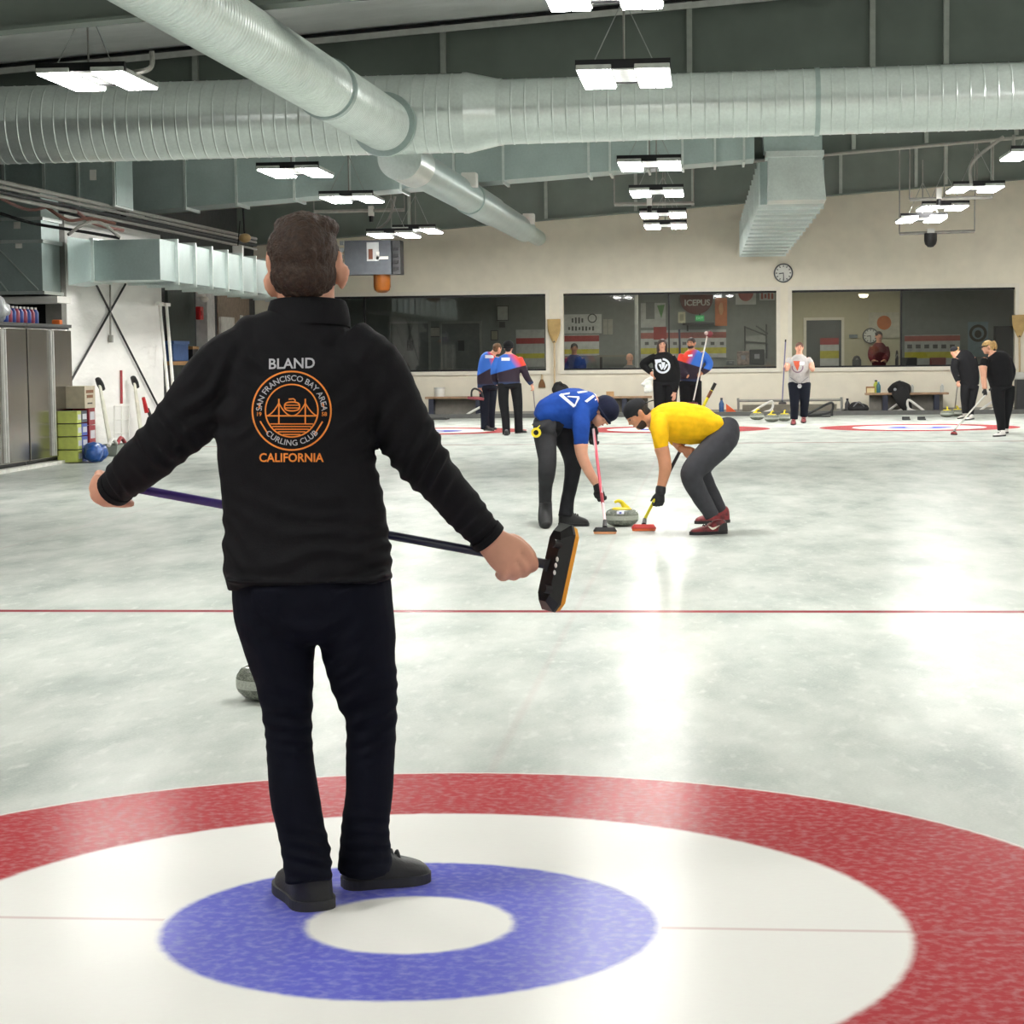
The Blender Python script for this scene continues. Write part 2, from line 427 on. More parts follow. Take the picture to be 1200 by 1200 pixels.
# pale conduit under the third frame
mb = MB()
mb.tube([((x, 37.0, zb(x)-.06), .028) for x in (XL+.1, 0, XR-.1)], 8, 1); one(mb, 'conduit_pipe', CONDUIT, 'long pale conduit running under the dark beam in front of the far wall', 'pipe')
# ---------------------------------------------------------------- ducts
def spiral(pts, pitch, ridge=.006, seg=40):
    """round duct with a raised seam every `pitch` metres; pts (pos, r)"""
    mb = MB(); rows = []
    for (p, r), (q, r2) in zip(pts, pts[1:]):
        p, q = V(p), V(q); L = (q-p).length; n = max(1, int(L/pitch))
        for k in range(n):
            for f_, dr in ((0, ridge), (.08, 0), (.92, 0)):
                t = (k+f_)/n; rows.append((p.lerp(q, t), r+(r2-r)*t+dr))
    rows.append((V(pts[-1][0]), pts[-1][1]))
    t = (V(pts[-1][0])-V(pts[0][0])).normalized(); a = t.cross(V((0, 0, 1))).normalized(); b = a.cross(t)
    return mb.loft([[p+a*(r*math.cos(2*PI*k/seg))+b*(r*math.sin(2*PI*k/seg)) for k in range(seg)] for p, r in rows])
def band(p, q, r): return MB().cyl(p, q, r, seg=40)
YD = 26.0
zl = at(270, 137.5, YD).z; 
RL, RR_ = 91/2*YD/F, 75/2*YD/F
xa, xb_ = at(546, 132, YD).x, at(586, 130, YD).x
za = at(500, 133.5, YD).z
zz = lambda x: za + (x-xa)*.004
D1 = thing('round_duct', 'big spiral-seamed round duct crossing the whole hall under the roof', 'duct', (xa, YD, za), 'overhead air ducts')
spiral([((XL+.3, YD, zz(XL)), RL), ((xa, YD, za), RL)], .155).build('wide_section', GALV, D1, ang=.35)
mb = MB().tube([((xa-.03, YD, za), RL+.012), ((xa+.02, YD, za), RL+.012), ((xb_-.02, YD, za), RR_+.012), ((xb_+.03, YD, za), RR_+.012)], 40, 0); mb.build('reducer', GALV, D1, ang=.2)
spiral([((xb_, YD, za), RR_), ((at(957, 120, YD).x, YD, zz(at(957, 120, YD).x)+.02), RR_)], .165).build('narrow_section', GALV, D1, ang=.35)
x9 = at(957, 120, YD).x
band((x9-.03, YD, zz(x9)+.02), (x9+.03, YD, zz(x9)+.02), RR_+.015).build('joint_band', GALV2, D1)
spiral([((x9, YD, zz(x9)+.02), RR_), ((XR-.2, YD, zz(XR)+.06), RR_)], .165).build('narrow_section', GALV, D1, ang=.35)
# long duct that comes down over the near sheets and meets the cross duct
p0, p1 = W(214, 0, 16.1), at(452, 147, YD-.42)
dv = (p1-p0).normalized(); rN = .268
pst = p0-dv*3.4
pc = p0.lerp(p1, .6)
D2 = thing('round_duct', 'ribbed round duct slanting down from the upper left into the cross duct', 'duct', p1, 'overhead air ducts')
spiral([(pst, rN), (pc, rN*1.12)], .09, .009).build('ribbed_section', GALV, D2, ang=.35)
band(pc-dv*.05, pc+dv*.09, rN*1.12+.03).build('coupling', GALV2, D2)
spiral([(pc, rN*1.15), (p1-dv*.02, rN*1.2)], .085, .008).build('ribbed_section', GALV, D2, ang=.35)
mb = MB(); R_ = dv.to_track_quat('Z', 'Y').to_matrix(); mb.ringlathe([(rN*1.2, -.05), (rN*1.48, -.05), (rN*1.5, .03), (rN*1.22, .03)], p1-dv*.12, 40, R_); mb.build('saddle_collar', GALV2, D2)
pb = W(405, 107, 24.2); mb = MB().box(pb, (.22, .3, .26), R_, bevel=.02); mb.build('white_bracket', WHITE, D2)
# the same run beyond the cross duct
q0, q1 = at(470, 186, YD+.35), at(615, 270, 44.5)
dv2 = (q1-q0).normalized(); rF = .245
D3 = thing('round_duct', 'smooth round duct running on from the cross duct to the far wall', 'duct', q0, 'overhead air ducts')
pts = [(q0-dv2*.15, rF*1.16), (q0+dv2*1.2, rF*1.16)]
MB().tube(pts, 36, 0).build('sleeve', GALV, D3)
MB().tube([(q0+dv2*1.2, rF), (q0.lerp(q1, .42), rF)], 36, 0).build('pipe_section', GALV2, D3)
MB().tube([(q0.lerp(q1, .42), rF*1.1), (q0.lerp(q1, .62), rF*1.1)], 36, 0).build('pipe_section', GALV2, D3)
MB().tube([(q0.lerp(q1, .62), rF*1.02), (q1, rF*1.02)], 36, 0).build('pipe_section', GALV2, D3)
MB().tube([(q1, rF*.72), (q1+dv2*3.6, rF*.72)], 30, 0).build('end_spigot', GALV2, D3)
for t_ in (.33, .93):
    c = q0.lerp(q1, t_)+V((.2, 0, .17)); MB().box(c, (.24, .3, .22), bevel=.02).build('white_bracket', WHITE, D3)
# sloping rectangular duct behind
YR = 35.6
def slab(x0, x1, zf, y0, y1, h): return MB().loft([[(x, y0, zf(x)), (x, y1, zf(x)), (x, y1, zf(x)+h), (x, y0, zf(x)+h)] for x in (x0, x1)])
_p, _q = at(167, 247, YR), at(883, 186, YR); s_ = (_q.z-_p.z)/(_q.x-_p.x); zr = lambda x: _p.z+s_*(x-_p.x)
R1 = thing('sheet_metal_duct', 'long sloping rectangular duct hung behind the big round cross duct', 'duct', (_p.x, YR, _p.z), 'rectangular ducts')
slab(at(147, 240, YR).x, at(884, 200, YR).x, zr, YR, YR+.9, .92).build('duct_body', GALV2, R1, smooth=False)
for px in (150, 217, 277, 345, 410, 470, 532, 590, 690, 715, 760, 800, 838, 872):
    x = at(px, 215, YR).x; slab(x-.02, x+.02, lambda x: zr(x)-.05, YR-.05, YR+.95, 1.02).build('seam_flange', GALV, R1, smooth=False)
R2 = thing('sheet_metal_duct', 'stub of sloping rectangular duct left of the black riser pipe', 'duct', (XL, YR, 3), 'rectangular ducts')
Y2 = 31.3; _p2 = at(137, 240, Y2); z2 = lambda x: _p2.z+s_*(x-_p2.x)
slab(XL+.05, _p2.x, z2, Y2, Y2+.9, .8).build('duct_body', GALV2, R2, smooth=False)
for px in (5, 52, 92, 134):
    x = at(px, 215, Y2).x; slab(x-.02, x+.02, lambda x: z2(x)-.03, Y2-.05, Y2+.95, .86).build('seam_flange', GALV, R2, smooth=False)
YR0, YR = YR, Y2
p = at(109, 205, YR-.1); MB().box(p, (.1, .02, .16)).build('paper_label', WHITE, R2, smooth=False)
YR = YR0
x = at(142, 210, YR).x; one(MB().cyl((x, YR+.1, zr(x)-.1), (x, YR+.1, zc(x)), .055), 'riser_pipe', BLACKM, 'black vertical pipe in the gap of the sloping rectangular duct', 'pipe')
p = at(36, 195, 33); one(MB().tube([(p+V((0, 0, .9)), .05), (p, .05), (p-V((0, 0, .1)), .075), (p-V((0, 0, .2)), .05)], 12, 0), 'sprinkler_pipe', mat('dark_red_pipe', (92, 42, 38), .5), 'dark red sprinkler drop pipe above the left plenum', 'pipe')
# right-hand duct dropping towards the far wall above the clock
dn = 36.3
A = [at(905, 186, dn), at(966, 180, dn)]
nl, nr = at(890, 243, 37.5), at(964, 240, 37.5); fl, fr_ = at(868, 300, 49.1), at(918, 300, 49.1)
R3 = thing('sheet_metal_duct', 'rectangular duct with stepped seams dropping to the far wall above the clock', 'duct', (nl.x, 37.5, nl.z), 'rectangular ducts')
hN = min(at(900, 182, 37.5).z, zb(nl.x)-.08)-nl.z; hF = at(868, 262, 49.1).z-fl.z
def ring4(xl, xr, y, z, h): return [(xl, y, z), (xr, y, z), (xr, y, z+h), (xl, y, z+h)]
zN = (nl.z+nr.z)/2; zF = (fl.z+fr_.z)/2
MB().loft([ring4(nl.x, nr.x, 37.0, zN, hN), ring4(fl.x, fr_.x, 49.1, zF, hF)]).build('duct_body', GALV2, R3, smooth=False)
for k in range(13):
    t_ = (k+.6)/13; l = lambda a, b: a+(b-a)*t_
    xl, xr, y, z, h = l(nl.x, fl.x), l(nr.x, fr_.x), l(37.0, 49.1), l(zN, zF), l(hN, hF)
    MB().loft([ring4(xl-.04, xr+.04, y, z-.04, h+.08), ring4(xl-.04, xr+.04, y+.05, z-.04, h+.08)]).build('seam_flange', GALV, R3, smooth=False)
# elbow facing the camera
f0 = at(900, 180, 35.6); f1 = at(966, 178, 35.6)
MB().loft([[V((f0.x+.03, 36.3, f0.z)), V((f1.x, 36.3, f0.z)), V((f1.x, 37.0, f0.z+.05)), V((f0.x+.03, 37.0, f0.z+.05))], [V((nl.x+.12, 36.3, zN+.02)), V((nr.x, 36.3, zN+.02)), V((nr.x, 37.0, zN)), V((nl.x+.12, 37.0, zN))]]).build('elbow_face', GALV, R3, smooth=False)
MB().loft([[V((f0.x-.02, 36.2, f0.z)), V((f1.x+.03, 36.2, f0.z)), V((f1.x+.03, 37.0, f0.z)), V((f0.x-.02, 37.0, f0.z))], [V((f0.x-.02, 36.2, f0.z+.1)), V((f1.x+.03, 36.2, f0.z+.1)), V((f1.x+.03, 37.0, f0.z+.1)), V((f0.x-.02, 37.0, f0.z+.1))]]).build('seam_flange', GALV, R3, smooth=False)
MB().loft([[V((at(896, 170, 36).x, 36.3, f0.z+.1)), V((f1.x, 36.3, f0.z+.1)), V((f1.x, 37.0, f0.z+.1)), V((at(896, 170, 36).x, 37.0, f0.z+.1))], [V((at(893, 160, 36).x, 36.3, f0.z+.75)), V((f1.x, 36.3, f0.z+.75)), V((f1.x, 37.0, f0.z+.75)), V((at(893, 160, 36).x, 37.0, f0.z+.75))]]).build('duct_body', GALV2, R3, smooth=False)
# ---------------------------------------------------------------- lights
def make_light():
    r = thing('ceiling_light', '', 'light', (0, 0, 0), 'twin-head lamps hung over the ice')
    MB().box((0, -.62, .075), (.93, .07, .09)).build('crossbar', BLACKM, r, smooth=False); MB().box((0, .45, .05), (.84, .05, .05)).build('crossbar', BLACKM, r, smooth=False)
    MB().box((0, -.05, .05), (.26, .9, .03)).build('gear_tray', mat('grey_tray', (170, 172, 170), .5), r, smooth=False)
    for s in (-1, 1):
        h = MB().box((s*.285, 0, .045), (.345, 1.36, .05), bevel=.008).build('lamp_head', mat('pale_housing', (196, 198, 194), .5), r, smooth=False)
        for q in (-1, 1):
            MB().box((s*.285+q*.082, 0, .012), (.15, 1.3, .02)).build('diffuser', LAMPM, h, smooth=False)
    for s in (-1, 1): MB().tube([((s*.3, -.5, .1), .006), ((0, -.35, .75), .006)], 5, 0).build('hanger_cable', STEEL, r)
    MB().tube([((0, -.35, .1), .012), ((0, -.35, 1.2), .012)], 6, 0).build('drop_rod', CONDUIT, r)
    return r
ZL = 4.2
rows = {
 'middle': [(706, -4), (733, 94), None, (762, 196), (770, 228), (777.5, 253.5), (780, 266.5)],
 'left': [(116, 97), None, (347, 204), (413, 235), (462, 277), (490, 272)],
 'right': [(1213, 184), (1142, 223), (1104, 245), (1079, 259)]}
names = ['nearest visible', 'second', 'third', 'fourth', 'fifth', 'sixth']
proto = None
for rn, pts in rows.items():
    vis = [p for p in pts if p]
    for i, p in enumerate(vis):
        z= [4.35, 4.2, 4.15, 3.88, 4.1][i] if rn == 'left' else {'middle': ZL, 'right': [4.45, 4.4, 4.3, 4.1][min(i, 3)]}[rn]
        loc = atZ(p[0], p[1], z)
        if loc.y > 48.3: loc.z = at(p[0], p[1], 48.2).z; loc = at(p[0], p[1], 48.2)
        if proto is None: proto = make_light(); o = proto; o.location = loc
        else: o = dup(proto, loc)
        o['label'] = '%s twin-head ceiling light in the %s row, counting from the camera end' % (names[i], rn)
        if rn == 'left' and i >= 3: o['label'] = ['twin-head ceiling light above the grey wall unit with amber beacon', 'last twin-head ceiling light of the left row, against the far wall'][i-3]
        if rn == 'middle' and i == 0: o['label'] = 'twin-head ceiling light cut by the top edge of the view'
        o['group'] = 'twin-head lamps hung over the ice'
# lamps of the same rows over the near ice and to the sides (above and beside the view)
for x, ys in ((.6, (-3.5, 10.5)), (-4.4, (-3.5, 3.5, 10.5)), (5.6, (-3.5, 3.5, 10.5, 18, 25)), (10.2, (11, 22, 33, 44))):
    for y in ys:
        o = dup(proto, (x, y, zb(x)-.1 if x > 3 else 4.3), 'twin-head ceiling light over the near ice, above or beside the view'); o['group'] = 'lamps beyond the picture'
# ---------------------------------------------------------------- hanging cameras on rails
def cam_rail(a, b, Y, hang, lab, lab2, dome):
    A, B = at(*a, Y), at(*b, Y)
    r = thing('hanging_rail', lab, 'rail', (A+B)/2)
    MB().tube([(A, .035), (B, .035)], 8, 0).build('rail_bar', CONDUIT, r)
    for p in (A, B): MB().tube([(p, .014), (V((p.x, p.y, zc(p.x))), .014)], 6, 0).build('hanger_rod', CONDUIT, r)
    c = at(*hang, Y); ca = thing('ceiling_camera', lab2, 'camera', c)
    if dome:
        MB().box(c+V((0, 0, .1)), (.16, .16, .1)).build('mount', WHITE, ca, smooth=False); MB().lathe([(.14, 0), (.14, -.16), (.12, -.24), (.06, -.3), (.0, -.31)], c+V((0, 0, .05)), 20).build('dome', BLACK, ca)
    else:
        MB().box(c+V((0, 0, .08)), (.1, .14, .2)).build('mount', WHITE, ca, smooth=False); MB().cyl(c-V((0, 0, .02)), c-V((0, 0, .14)), .045).build('lens_barrel', BLACK, ca)
cam_rail((368, 248), (474, 246), 42, (435, 252), 'pale rail hanging in front of the dark beam, left of the slanting duct', 'small white camera clamped to the pale rail left of the slanting duct', False)
cam_rail((720, 239.5), (813, 238), 40, (761, 240), 'pale rail hanging among the middle lamps', 'small white camera clamped to the rail among the middle lamps', False)
cam_rail((1066, 234), (1163, 231), 40, (1100, 232), 'pale rail hanging among the right-hand lamps', 'small white camera clamped to the rail among the right-hand lamps', False)
cam_rail((1054, 274), (1142, 271), 46, (1090.5, 276), 'lower hanging pipe trapeze in front of the beige wall at right', 'black dome camera under the trapeze in front of the beige wall', True)
for i, (a, b, c_, Y, l) in enumerate((((1176, 160), (1140, 190), (1138, 215), 36, 'pale flexible conduit looping down to the second lamp of the right row'), ((463, 230), (455, 258), (437, 272), 41, 'pale flexible conduit looping down to the lamp above the grey wall unit'), ((1188, 158), (1188, 172), (1192, 182), 34, 'short pale conduit dropping to the right-edge lamp'), ((178, 60), (176, 80), (150, 86), 21, 'pale flexible conduit bent into the nearest lamp at left'))):
    P_ = [at(*a, Y), at(*b, Y), at(*c_, Y)]
    one(MB().tube([(q, .028) for q in P_], 8, 6), 'flexible_conduit', CONDUIT, l, 'conduit')
# ---------------------------------------------------------------- far wall: clock, brooms, unit, benches
def wall_clock(c, r, label, rim=True):
    o = thing('wall_clock', label, 'clock', c)
    Rx = Matrix.Rotation(PI/2, 3, 'X')
    MB().ringlathe([(r*.86, 0), (r, 0), (r, .05), (r*.9, .06), (r*.86, .03)], c, 36, Rx).build('rim', mat('clock_rim', (92, 94, 96), .4), o)
    MB().lathe([(0, .02), (r*.88, .02), (r*.88, .025), (0, .026)], c, 36, Rx).build('dial', mat('clock_dial', (226, 226, 220), .5, var=0), o)
    mb = MB()
    for k in range(12):
        a = k*PI/6; mb.box(c+V((math.sin(a)*r*.72, -.032, math.cos(a)*r*.72)), (r*.09, .006, r*.16), Matrix.Rotation(a, 3, 'Y'))
    mb.build('hour_marks', BLACK, o, smooth=False)
    for nm, a, l, w in (('hour_hand', math.radians(262), .5, .09), ('minute_hand', math.radians(178), .72, .07)):
        MB().box(c+V((math.sin(a)*r*l*.45, -.042, math.cos(a)*r*l*.45)), (r*w, .006, r*l), Matrix.Rotation(a, 3, 'Y')).build(nm, BLACK, o, smooth=False)
    return o
c = at(918, 320, YB-.005); wall_clock(c, 11*YB/F, 'round wall clock between two windows under the stepped duct')
STRAW = mat('straw_bristle', (186, 156, 104), .85, bump=.6, bscale=90)
WOOD = mat('pale_wood', (196, 172, 136), .6, var=.15)
def corn_broom(px, yt, ym, yb_, label):
    a, b, c = at(px, yt, YB-.12), at(px+.5, ym, YB-.12), at(px+1, yb_, YB-.12)
    o = thing('corn_broom', label, 'broom', c)
    MB().tube([(a, .16, .05), (a.lerp(b, .6), .15, .05), (b, .09, .04), (b.lerp(c, .08), .035, .03)], 16, 3, hint=V((0, 1, 0))).build('bristle_head', STRAW, o)
    MB().tube([(b.lerp(c, .03), .04, .035), (b.lerp(c, .07), .04, .035)], 12, 0, hint=V((0, 1, 0))).build('dark_tie', BLACK, o)
    MB().tube([(b, .024), (c, .022)], 10, 0).build('broom_handle', WOOD, o)
    return o
corn_broom(649, 374, 396, 470, 'upside-down corn broom hung on the wall between the first two windows')
corn_broom(1194, 369, 390, 458, 'upside-down corn broom hung on the wall right of the last window')
c = at(635, 447, YB-.03); o = thing('hand_brush', 'small wooden brush hung on the beige wall under the first window', 'brush', c)
MB().tube([(c+V((0, 0, .2)), .02), (c+V((0, 0, .05)), .022)], 10, 0).build('brush_handle', WOOD, o); MB().tube([(c+V((0, 0, .05)), .03, .02), (c-V((0, 0, .06)), .075, .025), (c-V((0, 0, .15)), .085, .025)], 12, 3, hint=V((0, 1, 0))).build('bristle_head', mat('brown_bristle', (120, 84, 50), .8), o)
# grey unit with amber beacon high on the far wall
Yu = 45.0
a, b = at(404, 322, Yu), at(468, 281, Yu)
o = thing('wall_unit', 'open grey control cabinet high by the far wall with amber beacon under it', 'cabinet', (a+b)/2)
MB().span((a.x, Yu, a.z), (at(458, 300, Yu).x, Yu+.6, b.z)).build('cabinet_body', mat('unit_grey', (84, 88, 94), .5), o, smooth=False)
MB().span((at(459, 300, Yu).x, Yu+.1, a.z), (b.x, Yu+.6, b.z)).build('side_bay', mat('unit_dark', (58, 58, 60), .6), o, smooth=False)
MB().span((at(430, 300, Yu).x, Yu-.02, at(430, 306, Yu).z), (at(444, 300, Yu).x, Yu, at(430, 284, Yu).z)).build('white_panel', mat('unit_white', (196, 198, 198), .5), o, smooth=False)
MB().span((at(432, 300, Yu).x, Yu-.03, at(430, 304, Yu).z), (at(437, 300, Yu).x, Yu-.02, at(430, 292, Yu).z)).build('brown_module', mat('module_brown', (110, 66, 50), .5), o, smooth=False)
MB().span((at(441, 300, Yu).x, Yu-.03, at(440, 304, Yu).z), (at(455, 300, Yu).x, Yu, at(440, 300.5, Yu).z)).build('white_ledge', WHITE, o, smooth=False)
MB().span((at(441, 300, Yu).x, Yu-.03, at(440, 304, Yu).z), (at(444.5, 300, Yu).x, Yu, at(440, 295, Yu).z)).build('white_ledge', WHITE, o, smooth=False)
for k in range(4):
    z_ = at(463, 290+k*7.5, Yu).z; MB().span((at(460.5, 300, Yu).x, Yu+.04, z_-.06), (at(466, 300, Yu).x, Yu+.1, z_)).build('relay', BLACK, o, smooth=False)
bc = at(447.5, 320, Yu+.25); q = MB().lathe([(.19, .02), (.19, -.3), (.17, -.38), (.1, -.43), (0, -.44)], bc, 24).build('amber_beacon', mat('amber_plastic', (126, 68, 8), .35), o)
q = MB(); 
for k in range(5): q.box(at(400.5, 285+k*8, Yu), (.08, .1, .09))
q.build('terminal_block', mat('terminal_grey', (130, 134, 134), .5), o, smooth=False)
# benches behind the bumper
def bench(x0, x1, yt, Y, label, legs, group='wall benches', apron=True):
    a, b = at(x0, yt, Y), at(x1, yt, Y); z = a.z
    o = thing('wall_bench', label, 'bench', ((a.x+b.x)/2, Y, .02), group)
    MB().span((a.x, Y-.18, z-.05), (b.x, Y+.2, z), .01).build('seat_plank', mat('bench_wood', (158, 128, 100), .55, var=.2), o, smooth=False)
    for px in legs:
        x = at(px, yt, Y).x; MB().span((x-.06, Y-.15, .02), (x+.06, Y+.17, z-.05)).build('leg', mat('bench_leg', (40, 44, 62), .5), o, smooth=False)
    MB().span((a.x+.1, Y+.13, .06), (b.x-.1, Y+.16, z-.05)).build('back_panel', mat('bench_back', (128, 124, 116), .7), o, smooth=False)
    return o, z
YBN = 48.75
b1, zb1 = bench(499, 566, 465, YBN, 'wooden wall bench at left with a white bucket on it', (506, 561))
b2, zb2 = bench(700, 764, 464.5, YBN, 'wooden wall bench half hidden behind the two sweepers', (732,))
b3, zb3 = bench(1014, 1111, 460.5, YBN, 'wooden wall bench at right with a black jacket over it', (1037, 1097))
# things on and under the benches
def cylthing(name, px, py, Y, z, prof, m, label, cat, cap=None, group=None):
    x = at(px, py, Y).x; c = V((x, Y, z)); o = thing(name, label, cat, c, group)
    MB().lathe(prof, c, 20).build(name.split('_')[-1]+'_body', m, o)
    if cap: MB().lathe(cap[0], c, 16).build(cap[2], cap[1], o)
    return o
S48 = YBN/F
x = at(515, 460, YBN).x
o = cylthing('paint_bucket', 515, 460, YBN, zb1, [(.11, 0), (.125, .02), (.13, .2), (.0, .2)], WHITE, 'white plastic bucket standing on the left bench', 'bucket', ([(.135, .19), (.135, .22), (0, .222)], mat('lid_grey', (200, 200, 196), .4), 'lid'))
p = at(715, 459, YBN); c = V((p.x, YBN, zb2)); o = thing('cardboard_box', 'small tan cardboard box on the middle bench', 'box', c)
MB().box(c+V((0, 0, .055)), (.18, .14, .11)).build('box_body', mat('cardboard', (190, 152, 108), .8), o, smooth=False); MB().box(c+V((0, -.02, .112)), (.19, .1, .006)).build('flap', mat('cardboard_pale', (206, 172, 128), .8), o, smooth=False)
p = at(1020, 456, YBN); c = V((p.x, YBN, zb3)); o = thing('cardboard_box', 'wooden-edged box with pale front on the right bench', 'box', c)
MB().box(c+V((0, 0, .075)), (.2, .16, .15)).build('box_body', mat('box_brown', (150, 106, 66), .7), o, smooth=False); MB().box(c+V((.0, -.085, .06)), (.17, .01, .11)).build('front_label', mat('label_cream', (226, 208, 160), .7), o, smooth=False)
def bottle(px, Y, z, h, r, m, capm, label, group='bottles by the far wall'):
    c = V((at(px, 470, Y).x, Y, z)); o = thing('drink_bottle', label, 'bottle', c, group)
    MB().lathe([(r*.9, 0), (r, .02), (r, h*.65), (r*.45, h*.85), (r*.45, h*.9), (0, h*.9)], c, 16).build('bottle_body', m, o)
    MB().lathe([(r*.5, h*.88), (r*.5, h), (0, h)], c, 14).build('cap', capm, o)
CLEARP = mat('pale_bottle', (196, 198, 194), .2); NAVYB = mat('blue_bottle', (58, 92, 140), .25); TEAL = mat('teal_bottle', (36, 96, 108), .3)
bottle(1026.5, YBN-.02, zb3, .3, .06, mat('yellowgreen_bottle', (172, 178, 50), .4), BLACK, 'yellow-green bottle behind the teal one on the right bench')
bottle(1029.5, YBN-.1, zb3, .26, .05, TEAL, mat('cyan_cap', (90, 150, 170), .4), 'teal bottle on the right bench next to the box')
bottle(1069, YBN, zb3, .2, .035, CLEARP, WHITE, 'clear bottle on the right bench just right of the jacket')
bottle(1104, YBN, zb3, .2, .045, CLEARP, WHITE, 'clear bottle at the right end of the right bench')
bottle(845.5, 48.35, .02, .4, .06, NAVYB, mat('navy_cap', (40, 44, 60), .4), 'blue water bottle on the floor behind the yellow-shirted sweeper')
bottle(993, 48.4, .02, .36, .06, mat('dark_bottle', (60, 60, 62), .4), BLACK, 'dark bottle on the floor beside the small black bag')
# orange wedge
p = at(858, 484, 48.4); c = V((p.x, 48.4, .02)); one(MB().prism([c+V((-.14, 0, 0)), c+V((.18, 0, 0)), c+V((-.14, 0, .26))], (0, .12, 0)), 'floor_wedge', mat('orange_plastic', (224, 92, 44), .5), 'orange plastic wedge on the floor by the blue water bottle', 'wedge', smooth=False)
# low pipe rack
Yr = 48.6; a, b = at(865, 471, Yr), at(986, 467, Yr); z = (a.z+b.z)/2
o = thing('pipe_rack', 'low pale pipe rack behind the woman in the grey shirt', 'rack', ((a.x+b.x)/2, Yr, .02))
MB().tube([((a.x, Yr, z), .03), ((b.x, Yr, z), .03)], 8, 0).build('rail', CONDUIT, o)
for q in (a, b):
    MB().tube([((q.x, Yr, z+.06), .03), ((q.x, Yr, .1), .03), ((q.x-.1, Yr, .04), .03)], 8, 3).build('leg', CONDUIT, o)
MB().quad([(a.x+.1, Yr+.25, .05), (b.x-.1, Yr+.25, .05), (b.x-.1, Yr+.1, z-.1), (a.x+.1, Yr+.1, z-.1)]).build('backing_board', mat('rack_board', (186, 180, 166), .7), o, smooth=False)
# delivery sticks / stabilisers
def stabiliser(px, py, Y, m, label, w=.55, flip=1):
    p = at(px, py, Y); c = V((p.x, Y, .03)); o = thing('stabiliser_frame', label, 'stabiliser', c, 'curling stabilisers')
    P = [V((-w/2*flip, 0, .03)), V((.0, 0, .18)), V((w/2*flip, 0, .3)), V((w/2*flip, 0, .12)), V((w*.1*flip, .0, .04)), V((-w/2*flip, 0, .03))]
    MB().tube([(c+q, .028) for q in P], 8, 4).build('hoop', m, o)
    MB().tube([(c+P[3], .03), (c+V((w/2*flip, 0, .0)), .035)], 8, 0).build('foot', m, o); MB().box(c+V((0, 0, -.005)), (w*.9, .12, .03), bevel=.008).build('base_plate', m, o, smooth=False)
    return o
stabiliser(559, 480, 48.35, WHITE, 'white stabiliser frame under the left bench', .55)
stabiliser(892, 482, 48.25, WHITE, 'white stabiliser frame behind the yellow-topped stones', .5)
stabiliser(1050, 482, 48.7, WHITE, 'white stabiliser frame under the left part of the right bench', .4)
stabiliser(1074, 482, 48.4, WHITE, 'white stabiliser frame under the middle of the right bench', .38, -1)
stabiliser(1158, 482, 48.4, WHITE, 'white stabiliser frame behind the right-hand woman in black', .4)
stabiliser(960, 486, 46.5, BLACK, 'black stabiliser frame lying on the ice right of the grey-shirt woman', .56)
# bags
def bag(px, Y, z, sx, sz, m, label, stripe=None):
    c = V((at(px, 480, Y).x, Y, z)); o = thing('duffel_bag', label, 'bag', c)
    mb = MB(); mb.ell(c+V((0, 0, sz*.45)), V((sx/2, 0, 0)), V((0, .14, 0)), V((0, 0, sz*.45))); mb.ell(c+V((-sx*.15, 0, sz*.62)), V((sx*.28, 0, 0)), V((0, .12, 0)), V((0, 0, sz*.38)))
    remesh(mb, 'bag_body', m, o, .02, 3)
    MB().tube([(c+V((-sx*.25, -.1, sz*.6)), .014), (c+V((0, -.14, sz*1.0)), .014), (c+V((sx*.25, -.1, sz*.6)), .014)], 6, 5).build('strap', stripe or m, o)
bag(1006, 48.35, .02, .5, .28, mat('bag_black', (30, 30, 32), .7), 'black duffel bag with pale trim on the floor beside the dark bottle', mat('bag_trim', (120, 120, 124), .6))
bag(990, 48.38, .02, .2, .1, mat('bag_black', (30, 30, 32), .7), 'small flat black pouch next to the dark bottle')
bag(657, 48.6, zb2+.02, .42, .34, mat('bag_black', (30, 30, 32), .7), 'black bag on the wall bench behind the blue-shirted sweeper')
# jacket draped over the right bench
xj = at(1052.5, 470, YBN).x
mb = MB(); mb.tube([(V((xj-.18, YBN-.08, zb3-.02)), .14, .05), (V((xj, YBN-.12, zb3+.08)), .2, .16), (V((xj+.2, YBN-.12, zb3+.05)), .16, .14)], 14, 3, hint=V((0, 1, 0)), dome=.6)
mb.tube([(V((xj, YBN-.25, zb3+.06)), .2, .06), (V((xj+.1, YBN-.3, zb3-.18)), .18, .06), (V((xj+.22, YBN-.28, zb3-.42)), .09, .05), (V((xj+.25, YBN-.27, .05)), .04, .04)], 14, 3, hint=V((0, 1, 0)), dome=.6)
mb.ell(V((xj+.02, YBN-.12, zb3+.2)), V((.06, 0, 0)), V((0, .05, 0)), V((0, 0, .09)))
jk = thing('draped_jacket', 'black jacket draped over the right-hand bench', 'jacket', V((xj, YBN-.1, zb3)))
remesh(mb, 'jacket_cloth', mat('jacket_black', (20, 20, 22), .8), jk, .018, 3); c = V((xj-.1, YBN-.3, zb3+.08)); MB().ell(c, V((.035, 0, 0)), V((0, .02, 0)), V((0, 0, .035))).build('pale_badge', mat('badge_grey', (150, 150, 156), .5), jk)
# bin at the right edge
xq = at(1203, 470, 48.5).x; o = thing('rubbish_bin', 'dark rubbish bin with pale lid at the right edge', 'bin', (xq, 48.5, .02))
MB().span((xq-.25, 48.35, .02), (xq+.25, 48.75, .78), .02).build('bin_body', mat('bin_dark', (48, 48, 50), .6), o, smooth=False); MB().span((xq-.28, 48.32, .78), (xq+.28, 48.78, .95), .03).build('lid', mat('bin_lid', (178, 176, 170), .5), o, smooth=False)
